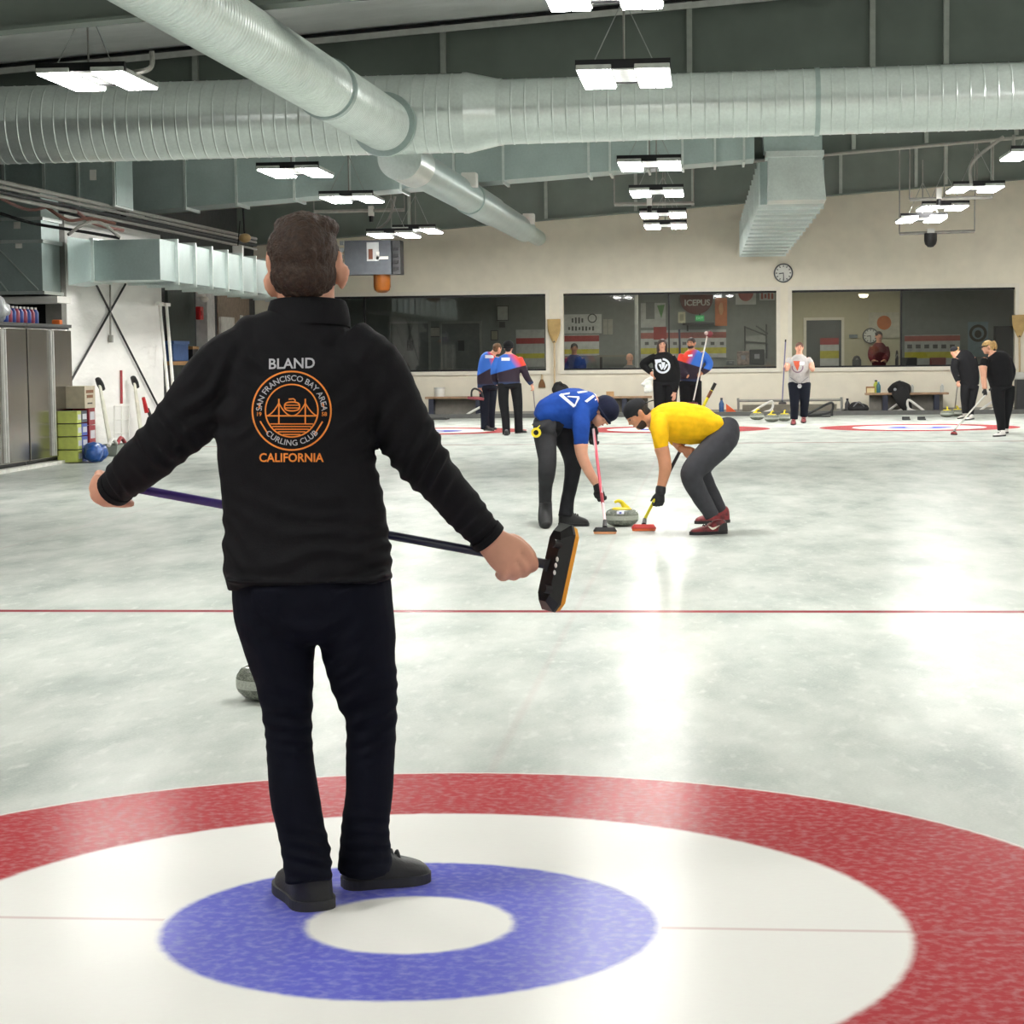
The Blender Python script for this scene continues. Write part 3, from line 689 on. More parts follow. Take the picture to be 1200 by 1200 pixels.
# mat at the far left edge of the ice
p = G(508, 489.5); one(MB().box(V((p.x, 47.2, .02)), (1.1, .5, .04), bevel=.01), 'rubber_mat', RUBBER, 'dark rubber mat on the ice edge below the left bench', 'mat', smooth=False)
# hacks
for px, l in ((1062, 'left black rubber hack behind the far right house'), (1080, 'right black rubber hack behind the far right house')):
    g = G(px, 492.3); o = thing('hack', l, 'hack', g, 'hacks'); MB().box(g+V((0, 0, .018)), (.16, .22, .03), bevel=.008).build('foothold', RUBBER, o, smooth=False); MB().box(g+V((0, .08, .05)), (.16, .05, .045), bevel=.01).build('heel_block', RUBBER, o, smooth=False)
# ---------------------------------------------------------------- curling stones
GRAN = None
def granite():
    t = NT('granite'); n = t.noise(260, 2); n2 = t.noise(40, 3)
    f = t.math('ADD', t.math('MULTIPLY', n, .7), t.math('MULTIPLY', n2, .3))
    t.link(t.ramp(f, [(.36, lin((66, 70, 64))), (.5, lin((112, 116, 106))), (.66, lin((160, 162, 150)))]), t.b.inputs['Base Color']); t.b.inputs['Roughness'].default_value = .18; return t.m
GRAN = granite(); BANDM = mat('stone_band', (166, 170, 160), .65, scale=120, var=.2)
def stone(loc, hm, label, group, rz=0, s=1.0, mark=None):
    o = thing('curling_stone', label, 'curling stone', loc, group); c = V(loc); r = .1455*s; h = .145*s
    MB().lathe([(0, 0), (.06*s, 0), (.075*s, .006), (r*.8, h*.12), (r*.95, h*.28), (r, h*.40), (r, h*.66), (r*.97, h*.76), (r*.86, h*.92), (r*.7, h*.99), (0, h)], c, 40).build('stone_body', GRAN, o, ang=.9)
    MB().lathe([(r*1.0, h*.40), (r*1.004, h*.42), (r*1.004, h*.64), (r, h*.66)], c, 40).build('striking_band', BANDM, o)
    R = Matrix.Rotation(rz, 3, 'Z')
    hd = MB().lathe([(0, h*.98), (r*.6, h*.98), (r*.6, h*1.04), (r*.5, h*1.1), (0, h*1.12)], c, 28).build('handle_cap', hm, o)
    MB().tube([(c+R@V((-.045*s, 0, h*1.02)), .022*s, .03*s), (c+R@V((-.022*s, 0, h*1.2)), .016*s, .024*s), (c+R@V((.0, 0, h*1.42)), .015*s, .018*s), (c+R@V((.03*s, 0, h*1.5)), .014*s), (c+R@V((.055*s, 0, h*1.43)), .012*s)], 12, 4, dome=.7).build('handle_grip', hm, o)
    if mark:
        MB().box(c+V((-.005, -r*.93, h*.85)), (.06, .012, .022), Matrix.Rotation(-.5, 3, 'X')).build('club_mark', mat('mark_white', (226, 228, 236), .5), hd, smooth=False)
        MB().box(c+V((-.005, -r*.955, h*.84)), (.02, .012, .016), Matrix.Rotation(-.5, 3, 'X')).build('mark_badge', mat('mark_blue', (74, 84, 160), .5), hd, smooth=False)
    return o
g = G(728, 617.5); g.z = 0
stone(g+V((0, .1, 0)), YELLOW, 'granite curling stone with yellow handle being swept by two players', None, PI, .98, True)
g = G(309, 826); stone(g+V((0, .14, 0)), RED, 'granite curling stone with red handle half hidden behind the standing man', None, 1.2)
fs = [(651, 500, 'far stone with yellow handle beside the pair in blue and orange jerseys'), (887, 492, 'left stone with yellow handle by the far bumper, left of the grey-shirt woman'), (904.5, 494.5, 'stone with yellow handle in front of two others left of the grey-shirt woman'), (919.5, 493.5, 'stone with yellow handle nearest to the grey-shirt woman'), (1110, 489, 'stone with yellow handle left of the bending woman in black'), (1122, 488, 'stone with yellow handle at the feet of the bending woman in black')]
for i, (px, py, l) in enumerate(fs):
    g = G(px, py); stone(g, YELLOW, l, 'stones waiting at the far end', .4*i, 1.05)
# ---------------------------------------------------------------- left side: cabinets, plenum, tarp wall
XCAB = -9.25
def cabinet(y0, y1, label):
    z0, z1 = .05, None
    o = thing('storage_cabinet', label, 'cabinet', (XCAB-.3, (y0+y1)/2, .012), 'metal storage cabinets')
    z1 = CABZ
    cm = mat('cabinet_steel', (150, 146, 140), .2, metal=.9, var=.1, scale=1.5)
    MB().span((XCAB-.6, y0, .07), (XCAB-.02, y1, z1)).build('cabinet_body', mat('cabinet_dark', (50, 50, 50), .5), o, smooth=False)
    MB().span((XCAB-.6, y0, .012), (XCAB-.06, y1, .07)).build('plinth', BLACK, o, smooth=False)
    MB().span((XCAB-.62, y0-.005, z1), (XCAB+.02, y1+.005, z1+.045)).build('top_panel', mat('cabinet_dark', (50, 50, 50), .5), o, smooth=False)
    m = (y0+y1)/2
    for a, b, hy in ((y0+.02, m-.012, m-.05), (m+.012, y1-.02, m+.05)):
        d = MB().span((XCAB-.02, a, .1), (XCAB+.02, b, z1-.03), .008).build('door', cm, o, smooth=False)
        MB().span((XCAB+.02, hy-.014, .12), (XCAB+.05, hy+.018, z1-.05)).build('door_pull', mat('bright_pull', (226, 226, 222), .35, metal=.3), d, smooth=False)
    return o
yc0 = atX(0, 541, XCAB).y; yc1 = atX(86, 527, XCAB).y; CABZ = (atX(84, 380, XCAB).z+atX(0, 377, XCAB).z)/2-.05
ym_ = atX(30, 380, XCAB).y; w_ = (yc1-ym_)
cabinet(ym_, yc1, 'brushed steel two-door cabinet nearest the white tarp wall'); cabinet(ym_-w_-.03, ym_-.03, 'brushed steel two-door cabinet at the left edge of the view')
ztop = CABZ+.045
# bottle pack, plastic bag, orange item on top
for k in range(9):
    y = atX(8+k*4.4, 372, XCAB-.1).y
    c = V((XCAB-.12, y, ztop)); cl = [(44, 70, 150), (150, 50, 80)][k % 2]
    o = thing('water_bottle', 'small bottle in the row on top of the steel cabinets, beside the plastic bag', 'bottle', c, 'bottles on the cabinet')
    MB().lathe([(.04, 0), (.045, .02), (.045, .15), (.018, .2), (0, .2)], c, 12).build('bottle_body', mat('pack_blue' if k % 2 == 0 else 'pack_red', cl, .3), o); MB().lathe([(.02, .19), (.02, .225), (0, .225)], c, 10).build('cap', WHITE, o)
y = atX(4, 365, XCAB-.15).y; c = V((XCAB-.2, y-.1, ztop+.0)); mb = MB()
mb.ell(c+V((0, 0, .16)), V((.16, 0, 0)), V((0, .24, 0)), V((0, 0, .16))); mb.ell(c+V((.05, -.12, .25)), V((.09, 0, 0)), V((0, .1, 0)), V((0, 0, .12)))
o = remesh(mb, 'plastic_bag', mat('clear_plastic', (190, 192, 196), .15, spec=.8), None, .02, 2, (.03, 9, (1, 1, 1))); tag(o, 'crumpled pale plastic bag on top of the left cabinet', 'bag')
y = atX(67, 378, XCAB-.1).y; one(MB().box(V((XCAB-.1, y, ztop+.035)), (.12, .14, .07), bevel=.02), 'work_glove', ORANGE, 'small orange item lying on top of the right cabinet', 'glove')
# plenum box
X1 = at(49, 300, 29.5).x; zt_, zb_ = at(40, 226, 29.5).z, at(40, 345, 29.5).z; y2 = atX(70, 300, X1).y
o = thing('duct_plenum', 'large sheet-metal plenum box above the steel cabinets', 'duct', (X1-1, 29.5, zb_))
MB().span((XL+.1, 29.5, zb_), (X1, y2, zt_)).build('duct_body', GALV2, o, smooth=False)
for z_ in (zb_, zb_+.75, zt_-.4): MB().span((XL+.1, 29.45, z_), (X1+.04, y2+.03, z_+.05)).build('seam_flange', GALV, o, smooth=False)
for a, b in (((-30, 262), (45, 340)), ((0, 330), (10, 343))):
    P_, Q_ = at(*a, 29.48), at(*b, 29.48); MB().tube([(P_, .012), (Q_, .012)], 6, 0).build('cross_brace', GALV, o)
for px, py in ((20, 264), (22, 287)):
    P_ = at(px, py, 29.47); MB().box(P_, (.1, .01, .1)).build('paper_label', WHITE, o, smooth=False)
MB().span((X1-.7, 29.7, zb_-.12), (X1+.15, y2, zb_-.02)).build('drip_shelf', WHITE, o, smooth=False)
# column by the tarp
XT = -9.8; ZTT = atX(130, 263, -9.8).z
y31 = atX(82, 500, XT).y; y36 = atX(193, 500, XT).y
mb = MB().span((XT-.25, y31-.25, 0), (XT, y31-.02, ZTT)); struct(mb, 'trim_3', mat('column_grey', (126, 124, 120), .6), smooth=False)
struct(MB().span((XT-.12, y31, 0), (XT, y36, ZTT)), 'wall_tarp', TARP, smooth=False)
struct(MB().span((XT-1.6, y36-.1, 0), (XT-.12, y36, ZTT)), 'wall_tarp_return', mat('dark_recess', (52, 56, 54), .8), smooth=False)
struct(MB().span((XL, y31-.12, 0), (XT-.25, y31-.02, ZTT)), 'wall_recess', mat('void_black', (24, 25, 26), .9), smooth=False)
# cross bracing on the tarp
o = thing('wall_bracing', 'black diagonal tie rods crossing on the white tarp wall', 'brace', (XT+.02, (y31+y36)/2, .1))
for a, b in (((112, 332), (196, 497)), ((147, 333), (84, 445))): MB().tube([(atX(*a, XT+.04), .018), (atX(*b, XT+.04), .018)], 8, 0).build('tie_rod', BLACKM, o)
MB().tube([(atX(129, 330, XT+.04), .016), (atX(129.5, 395, XT+.04), .016)], 8, 0).build('conduit_drop', CONDUIT, o); MB().box(atX(130, 397, XT+.04), (.05, .1, .12)).build('outlet_box', CONDUIT, o, smooth=False)
# soda cartons etc.
def carton(px, py, X, sy_, h, m, label, z=.012, name='drink_carton', group='stacked drink cartons', sx=.3):
    p = atX(px, py, X); c = V((X-sx/2, p.y, z)); o = thing(name, label, 'carton', c, group)
    MB().box(c+V((0, 0, h/2)), (sx, sy_, h), bevel=.006).build('carton_body', m, o, smooth=False)
    MB().box(c+V((sx/2+.003, 0, h*.5)), (.004, sy_*.7, h*.45)).build('printed_label', mat('print_white', (206, 206, 212), .6), o, smooth=False)
XC = -8.95
LG = mat('carton_lime', (192, 202, 104), .6); CB = mat('carton_blue', (62, 80, 164), .5); CR = mat('carton_red', (150, 34, 44), .5); CD = mat('carton_slate', (66, 70, 84), .6)
lv = ['bottom', 'second', 'third', 'top']
for k in range(4):
    carton(93.5, 515, XC, .2, .17, LG, 'lime-green drink carton, %s of the pile against the cabinet' % lv[k], .012+k*.185)
    carton(99.5, 514, XC-.01, .26, .17, CB if k < 3 else CD, 'blue drink carton, %s of the middle pile beside the cabinet' % lv[k] if k < 3 else 'slate-grey carton on top of the blue drink cartons', .012+k*.185)
for k in range(2): carton(108.5, 511, XC-.04, .3, .26, CR, ['dark red drink carton under another beside the blue pile', 'dark red drink carton on top beside the blue pile'][k], .25+k*.27)
carton(108.5, 511, XC-.04, .3, .22, CB, 'blue carton under the two dark red ones', .012)
p = atX(102, 479, XC-.05); c = V((XC-.25, p.y, .80)); o = thing('banana_box', 'tan printed fruit box on top of the drink cartons', 'box', c)
c = V((XC-.2, p.y, .765)); MB().box(c+V((0, 0, .16)), (.4, .5, .32), bevel=.006).build('box_body', mat('tan_box', (190, 178, 156), .7), o, smooth=False)
for k, (zz_, m_) in enumerate(((.24, mat('print_brown', (120, 76, 44), .7)), (.17, mat('print_brown', (120, 76, 44), .7)), (.07, mat('print_dark', (60, 54, 48), .7)))): MB().box(c+V((.203, -.02, zz_)), (.004, .34-.06*k, .045 if k < 2 else .02)).build('printed_line', m_, o, smooth=False)
p = atX(114, 522, -8.75); c = V((-8.75, p.y, .012)); mb = MB()
for k in range(5): mb.ell(c+V((random.uniform(-.08, .08), random.uniform(-.16, .16), .12+.05*random.random())), V((.13, 0, 0)), V((0, .17, 0)), V((0, 0, .13)))
o = remesh(mb, 'blue_bundle', mat('blue_wrap', (36, 84, 160), .3, var=.3, scale=12), None, .02, 2, (.02, 10, (1, 1, 1))); tag(o, 'blue shrink-wrapped bundle on the black floor in front of the cartons', 'bundle')
for px, l, m_ in ((128, 'grey tray with white folded cloth on the floor by the tarp', mat('tray_grey', (132, 138, 130), .6)), (138, 'grey tray with a dark red strap by the tarp wall', mat('tray_grey', (132, 138, 130), .6))):
    p = atX(px, 516, -9.1); c = V((-9.1, p.y, .012)); o = thing('equipment_tray', l, 'tray', c)
    MB().lathe([(.0, 0), (.2, 0), (.25, .16), (.23, .16), (.19, .03), (0, .03)], c, 4, Matrix.Rotation(PI/4, 3, 'Z')).build('tray_body', m_, o, smooth=False)
    MB().tube([(c+V((.05, -.2, .16)), .03), (c+V((.05, 0, .25)), .03), (c+V((.05, .2, .17)), .03)], 8, 4).build('strap' if px > 130 else 'cloth', CR if px > 130 else WHITE, o)
# scrapers leaning on the tarp
for (a, b, l) in (((116, 446), (130, 508), 'white flat-handled pusher with black grip leaning on the tarp, left one'), ((157, 444), (167, 510), 'white flat-handled pusher with black grip leaning on the tarp, right one')):
    P_, Q_ = atX(*a, XT+.12), atX(*b, XT+.25); Q_.z = .03
    o = thing('ice_pusher', l, 'ice pusher', Q_, 'ice pushers by the tarp'); d_ = (Q_-P_)
    MB().tube([(P_+d_*.06, .035, .02), (P_+d_*.3, .06, .03), (P_+d_*.8, .075, .03), (Q_, .08, .03)], 10, 2, hint=V((1, 0, 0))).build('pole', mat('cream_pole', (222, 220, 204), .5), o)
    MB().tube([(P_-V((0, .05, -.02)), .05, .04), (P_+d_*.05+V((0, .03, 0)), .06, .05), (P_+d_*.12+V((0, .1, 0)), .05, .04)], 10, 3, dome=.7).build('grip', BLACK, o)
P_, Q_ = atX(142, 434, XT+.03), atX(142.5, 473, XT+.03); one(MB().tube([(P_, .022), (Q_, .022)], 8, 0), 'red_rod', mat('dull_red', (170, 60, 66), .6), 'thin red rod fixed upright on the tarp wall', 'rod')
o = thing('wire_rack', 'low white wire rack standing against the tarp', 'rack', atX(143, 515, XT+.15))
for px in (134, 142.5, 151): MB().tube([(atX(px, 476, XT+.15), .012), (atX(px, 515, XT+.15), .012)], 6, 0).build('upright', WHITE, o)
for py in (476, 492, 508): MB().tube([(atX(134, py, XT+.15), .01), (atX(151, py-.5, XT+.15), .01)], 6, 0).build('crossbar', WHITE, o)
for (a, b, l) in (((187, 356), (198, 470), 'white squeegee pole leaning at the corner of the tarp, inner one'), ((195, 357), (204, 470), 'white squeegee pole leaning at the corner of the tarp, outer one')):
    P_, Q_ = atX(*a, XT+.1), atX(*b, XT+.5)
    Q_ = P_ + (Q_-P_)*((P_.z-.012)/(P_.z-Q_.z)); o = thing('squeegee', l, 'squeegee', Q_, 'squeegee poles'); MB().tube([(P_, .028), (Q_, .028)], 10, 0).build('pole', WHITE, o); MB().box(P_, (.08, .3, .06), bevel=.01).build('blade_head', WHITE, o, smooth=False)
P_, Q_ = atX(168, 466, XT+.3), atX(176, 500, XT+.35); o = thing('tool_bundle', 'red and black tool leaning in front of the right pusher', 'tool', Q_); MB().tube([(P_, .03), (P_.lerp(Q_, .5), .04)], 8, 0).build('red_shaft', RED, o); MB().tube([(P_.lerp(Q_, .4)+V((0, .1, 0)), .03), (Q_+V((0, .25, 0)), .03)], 8, 0).build('black_arm', BLACK, o)
# recess beyond the tarp
def wallpatch(x0, x1, y0, y1, m, nm, X=XL, th=.06, kind=True):
    a, b = atX(x0, y0, X), atX(x1, y1, X); mb = MB().span((X, a.y, max(b.z, .02)), (X+th, b.y, a.z)); return struct(mb, nm, m, smooth=False) if kind else mb
wallpatch(192, 228, 300, 520, mat('dark_green_wall', (52, 58, 54), .8), 'wall_left_dark')
wallpatch(228, 242, 300, 520, mat('column_white', (196, 194, 192), .6), 'trim_4', XL, .25)
wallpatch(243, 252, 300, 520, mat('dark_post', (46, 48, 52), .7), 'trim_5', XL, .1)
wallpatch(252.5, 294, 300, 520, mat('brown_board', (132, 116, 102), .8, var=.15), 'wall_left_brown', XL, .03)
o = tag(wallpatch(255, 272, 371, 430, mat('panel_white', (206, 204, 198), .6), 'x', XL, .08, False).build('wall_hatch', mat('panel_white', (206, 204, 198), .6), smooth=False), 'white access panel on the brown wall left of the man', 'panel')
p = atX(282.5, 375, XL+.03); o = thing('thermostat', 'small white thermostat on the brown wall', 'thermostat', p); MB().box(p, (.06, .22, .22), bevel=.01).build('thermostat_body', WHITE, o, smooth=False); MB().box(p+V((.032, .05, 0)), (.01, .08, .12)).build('dial_window', BLACK, o, smooth=False)
p = atX(234, 367, XL+.31); o = thing('fire_alarm', 'red fire alarm on the white column left of the man', 'alarm', p); MB().box(p, (.1, .3, .28), bevel=.02).build('alarm_body', mat('alarm_red', (176, 26, 32), .4), o, smooth=False); MB().box(p+V((.055, -.05, 0)), (.02, .08, .1)).build('strobe', mat('strobe', (120, 20, 24), .3), o, smooth=False)
p = atX(236, 345, XL+.35); o = thing('emergency_lamp', 'small white lamp near the top of the white column', 'lamp', p); MB().box(p, (.15, .3, .12), bevel=.02).build('lamp_body', WHITE, o, smooth=False); MB().ell(p+V((.06, 0, -.1)), V((.09, 0, 0)), V((0, .1, 0)), V((0, 0, .07))).build('lamp_lens', mat('lens', (240, 238, 226), .3), o)
p = atX(211, 427, XL+.5); Rz_ = 0
a, b = atX(203, 403, XL+.6), atX(221, 423, XL+.6); o = thing('storage_tote', 'blue storage box on the dark shelf left of the man', 'box', (XL+.6, (a.y+b.y)/2, b.z)); MB().span((XL+.25, a.y, b.z), (XL+.6, b.y, a.z), .01).build('box_body', mat('tote_blue', (56, 88, 140), .6), o, smooth=False); MB().span((XL+.23, a.y-.03, a.z), (XL+.62, b.y+.03, a.z+.06)).build('lid', mat('tote_lid', (70, 100, 150), .6), o, smooth=False)
a2, b2_ = atX(196, 424, XL+.62), atX(231, 427, XL+.62); o = thing('wall_shelf', 'wood-edged shelf carrying the blue storage box', 'shelf', (XL+.4, (a2.y+b2_.y)/2, b.z-.08)); MB().span((XL+.07, a2.y, b.z-.08), (XL+.66, b2_.y, b.z-.005)).build('shelf_board', mat('shelf_wood', (150, 112, 66), .6), o, smooth=False); MB().span((XL+.07, a2.y, b.z-.5), (XL+.12, b2_.y, b.z-.08)).build('shelf_bracket', BLACKM, o, smooth=False)
a, b = atX(222.5, 410, XL+.5), atX(230, 423, XL+.5); zsh = b2_.z
c = V((XL+.4, (a.y+b.y)/2, ORG[o].z+.077)); o = thing('cardboard_box', 'dark box with brown lid on the shelf right of the blue storage box', 'box', c); MB().box(c+V((0, 0, .12)), (.3, .45, .24)).build('box_body', BLACK, o, smooth=False); MB().box(c+V((0, 0, .27)), (.32, .5, .06)).build('lid', mat('shelf_wood', (150, 112, 66), .6), o, smooth=False)
# duct along the left wall
pA = at(108, 329, 31.0); pB = at(188, 329, 31.0); zt1 = at(188, 280, 31).z; zb1_ = pA.z
o = thing('sheet_metal_duct', 'rectangular duct turning along the left wall above the white tarp', 'duct', (pB.x, 31, zb1_), 'rectangular ducts')
MB().span((pA.x, 31.0, zb1_), (pB.x, 31.9, zt1)).build('duct_body', GALV2, o, smooth=False)
MB().span((pA.x-.02, 30.96, zb1_-.03), (pA.x+.04, 31.94, zt1+.03)).build('seam_flange', GALV, o, smooth=False)
ye = 45
MB().span((pB.x-.75, 31.9, zb1_), (pB.x, ye, zt1)).build('duct_body', GALV2, o, smooth=False)
for k in range(12):
    y = 31.9+k*1.12; MB().span((pB.x-.78, y, zb1_-.05), (pB.x+.05, y+.05, zt1+.05)).build('seam_flange', GALV, o, smooth=False)
c0 = at(84, 336, 29.9)
MB().loft([[(pA.x, 31, zb1_), (pA.x, 31.9, zb1_), (pA.x, 31.9, zt1), (pA.x, 31, zt1)], [(c0.x-.08, 30.0, zb1_-.1), (c0.x-.08, 30.9, zb1_-.1), (c0.x-.08, 30.9, zt1), (c0.x-.08, 30.0, zt1)]]).build('angled_section', GALV2, o, smooth=False)
p = at(279, 296, 38.8); o = thing('access_point', 'white square access point beside the left-wall duct', 'device', p); MB().box(p, (.2, .12, .26), bevel=.02).build('device_body', WHITE, o, smooth=False); MB().tube([(p+V((0, 0, .13)), .012), (p+V((.05, 0, .6)), .012)], 6, 0).build('device_cable', BLACK, o)
p = at(287, 279, 38.8); o = thing('work_light', 'small brass-coloured floodlight above the white access point', 'lamp', p); MB().ell(p, V((.12, 0, 0)), V((0, .1, 0)), V((0, 0, .09))).build('lamp_body', mat('brass', (190, 160, 110), .4), o); MB().tube([(p, .02), (p+V((-.03, 0, .7)), .02)], 6, 0).build('drop_cable', BLACK, o)
# pipe bundle running along the left wall
for k, (a, b, r_, m_) in enumerate((((0, 213), (300, 280), .032, CONDUIT), ((0, 219), (300, 284), .026, CONDUIT), ((0, 225), (300, 288), .024, BLACKM), ((0, 230), (300, 292), .026, CONDUIT))):
    P_, Q_ = at(*a, 26.5), at(*b, 41.5); one(MB().tube([(P_-(Q_-P_)*.1, r_), (Q_, r_)], 8, 0), 'pipe_run', m_, ['topmost grey pipe of the bundle running along the left wall', 'second grey pipe of the bundle along the left wall', 'dark pipe third in the bundle along the left wall', 'lowest grey pipe of the bundle along the left wall'][k], 'pipe', 'pipe bundle')
for k, (pts, m_, l) in enumerate((([(0, 232), (35, 246), (75, 240), (110, 262), (145, 270)], mat('pink_cable', (150, 110, 104), .7), 'pinkish cable sagging under the pipe bundle'), ([(55, 243), (80, 258), (105, 256), (135, 262)], mat('brown_cable', (110, 70, 58), .7), 'reddish brown cable looped under the pipe bundle'), ([(0, 250), (40, 262), (100, 272), (140, 279)], BLACKM, 'thick black cable below the pipe bundle'), ([(80, 275), (100, 262), (120, 262), (140, 278)], CONDUIT, 'pale cable looped down above the left-wall duct'))):
    one(MB().tube([(at(*q, 29+i*.3), .025) for i, q in enumerate(pts)], 6, 5), 'sagging_cable', m_, l, 'cable', 'loose cables')
# ---------------------------------------------------------------- viewing room behind the windows
YV = YB+3.4
GW = mat('room_grey', (126, 130, 128), .8, var=.06); BW = mat('room_beige', (196, 190, 164), .8, var=.03)
struct(MB().span((XL, YV, -.1), (XR, YV+.1, 3.6)), 'wall_viewing_room', GW, smooth=False)
xm = at(1056, 390, YB+3).x
struct(MB().span((at(927, 390, YB).x, YV-.06, 0), (xm, YV, 3.4)), 'wall_viewing_beige', BW, smooth=False)
struct(MB().span((XL, YB+T, 3.3), (XR, YV, 3.4)), 'ceiling_viewing_room', mat('room_ceiling', (150, 150, 146), .8), smooth=False)
struct(MB().span((XL, YB+T, -.1), (XR, YV, .01)), 'floor_viewing_room', mat('room_floor', (90, 88, 84), .8), smooth=False)
Yw = YV-.03
def hang(x0, y0, x1, y1, Y, name, m, label, cat, group=None):
    a, b = at(x0, y1, Y), at(x1, y0, Y); o = thing(name, label, cat, ((a.x+b.x)/2, Y, a.z), group)
    MB().span((a.x, Y-.012, a.z), (b.x, Y+.004, b.z)).build('sheet' if cat != 'poster' else 'paper', m, o, smooth=False); return o, a, b
PX = Yw/F
def stripes(o, x0, x1, Y, rows):
    for y0, y1, m_, nm in rows:
        a, b = at(x0, y1, Y), at(x1, y0, Y); MB().span((a.x, Y-.02, a.z), (b.x, Y-.008, b.z)).build(nm, m_, o, smooth=False)
BWHT = mat('banner_white', (190, 192, 190), .7); BRED = mat('banner_red', (150, 44, 44), .7); BYEL = mat('banner_yellow', (186, 178, 60), .7); BORG = mat('banner_orange', (186, 110, 62), .7); BGRN = mat('banner_green', (88, 130, 78), .7)
o, a, b = hang(661, 368, 705, 391, Yw, 'wall_banner', BWHT, 'white lettered banner at the left of the middle window', 'banner', 'banners in the viewing room')
mk = mat('print_grey', (84, 84, 84), .7)
for r_, (n_, x_, y_, w_, h_) in enumerate(((4, 671, 375.5, 2.6, 7), (8, 667, 385, 2.8, 5))):
    for k in range(n_): MB().box(at(x_+k*(w_+1.2), y_, Yw-.02), (w_*PX*.8, .008, h_*PX*(1 if k % 3 else .7))).build('printed_mark', mk, o, smooth=False)
MB().ringlathe([(.09, 0), (.12, 0), (.12, .01), (.09, .01)], at(694, 373, Yw-.01), 20, Matrix.Rotation(PI/2, 3, 'X')).build('ring_emblem', mat('print_grey', (84, 84, 84), .7), o)
o, a, b = hang(659, 392, 702, 417, Yw, 'wall_banner', BWHT, 'red, white and yellow striped banner under the white lettered one', 'banner', 'banners in the viewing room')
stripes(o, 659, 702, Yw, ((393, 400.5, BRED, 'red_stripe'), (409, 415, BYEL, 'yellow_stripe')))
for i, (x0, y0, x1, y1, l) in enumerate(((707, 374, 711.5, 392, 'narrow notice sheet on the grey wall in the middle window'), (712.5, 374, 718, 392, 'wider notice sheet on the grey wall in the middle window'))): hang(x0, y0, x1, y1, Yw, 'notice_sheet', mat('paper_grey', (160, 160, 150), .7), l, 'poster')
o, a, b = hang(751, 355, 780, 384, Yw, 'wall_banner', mat('banner_pale', (176, 178, 176), .7), 'large pale banner with grey panel behind the woman in the black hoodie', 'banner', 'banners in the viewing room')
MB().span((at(757, 374, Yw).x, Yw-.02, at(757, 374, Yw).z), (at(767, 355, Yw).x, Yw-.012, at(757, 354, Yw).z)).build('grey_panel', mat('print_grey2', (110, 112, 112), .7), o, smooth=False)
q = [at(770, 358, Yw-.02), at(779, 357, Yw-.02), at(775, 373, Yw-.02)]; MB().prism(q, (0, .01, 0)).build('green_pennant', BGRN, o, smooth=False)
o, a, b = hang(751, 386, 851, 420, Yw, 'sponsor_banner', mat('banner_pale', (176, 178, 176), .7), 'long striped sponsor banner running behind the hoodie woman', 'banner', 'banners in the viewing room')
stripes(o, 751, 851, Yw, ((389, 397, mat('banner_dullred', (160, 92, 84), .7), 'red_stripe'), (407, 415, BYEL, 'yellow_stripe'))); stripes(o, 766, 781, Yw-.01, ((383, 398, BRED, 'red_block'),))
for k in range(9): MB().box(at(758+k*11, 402.5, Yw-.02), (.1, .01, .08)).build('sponsor_mark', mat('print_grey', (84, 84, 84), .7), o, smooth=False)
# round dark sign with lettering, exit sign
c = at(816, 350, Yw-.04); o = thing('round_sign', 'dark red half-round sign with ICEPUS lettering in the middle window', 'sign', c)
R9 = 19*PX; MB().prism([c+V((math.cos(t_*PI/24)*R9, 0, -abs(math.sin(t_*PI/24))*R9*.95)) for t_ in range(25)]+[c+V((-R9, 0, .1)), c+V((R9, 0, .1))], (0, .03, 0)).build('sign_board', mat('sign_darkred', (92, 40, 38), .6), o, smooth=False)
text_on(o, 'sign_lettering', 'ICEPUS', mat('sign_white', (196, 194, 190), .6), at(817, 355, Yw-.045), (1, 0, 0), (0, 0, 1), .21, bold=.006)
o, a, b = hang(838, 349, 852, 382, Yw-.03, 'wall_banner', BORG, 'upright orange banner right of the round dark sign', 'banner', 'banners in the viewing room')
MB().ell((a+b)/2+V((0, -.02, .08)), V((.06, 0, 0)), V((0, .01, 0)), V((0, 0, .16))).build('pale_figure', mat('banner_tan', (200, 150, 104), .7), o)
c = at(820, 373, Yw-.2); o = thing('exit_sign', 'small lit green EXIT sign under the round dark sign', 'sign', c)
MB().box(c, (.22, .06, .14), bevel=.008).build('sign_case', mat('exit_green', (44, 150, 84), .4, emit=.6, var=0), o, smooth=False); text_on(o, 'sign_lettering', 'EXIT', mat('exit_white', (220, 250, 226), .4, var=0), c-V((0, .032, 0)), (1, 0, 0), (0, 0, 1), .09); MB().box(c+V((0, .1, .1)), (.04, .2, .06)).build('mount', BLACK, o, smooth=False)
a, b = at(800, 381, Yw-.35), at(837, 379, Yw-.35); o = thing('wall_shelf', 'dark shelf below the EXIT sign in the middle window', 'shelf', ((a.x+b.x)/2, Yw-.3, a.z)); MB().span((a.x, Yw-.5, a.z), (b.x, Yw, b.z+.02)).build('shelf_board', BLACK, o, smooth=False); MB().span((a.x+.1, Yw-.1, a.z-.15), (a.x+.14, Yw, a.z)).build('shelf_bracket', BLACKM, o, smooth=False)
p = at(799, 373, Yw-.3); o = thing('shelf_speaker', 'pale box standing on the dark shelf left of the EXIT sign', 'box', (p.x, Yw-.3, b.z+.02)); MB().span((p.x-.09, Yw-.4, b.z+.02), (p.x+.09, Yw-.2, b.z+.3)).build('box_body', mat('box_pale', (176, 174, 150), .6), o, smooth=False); MB().box(V((p.x, Yw-.405, b.z+.16)), (.1, .01, .16)).build('box_front', mat('box_tan', (140, 138, 122), .6), o, smooth=False)
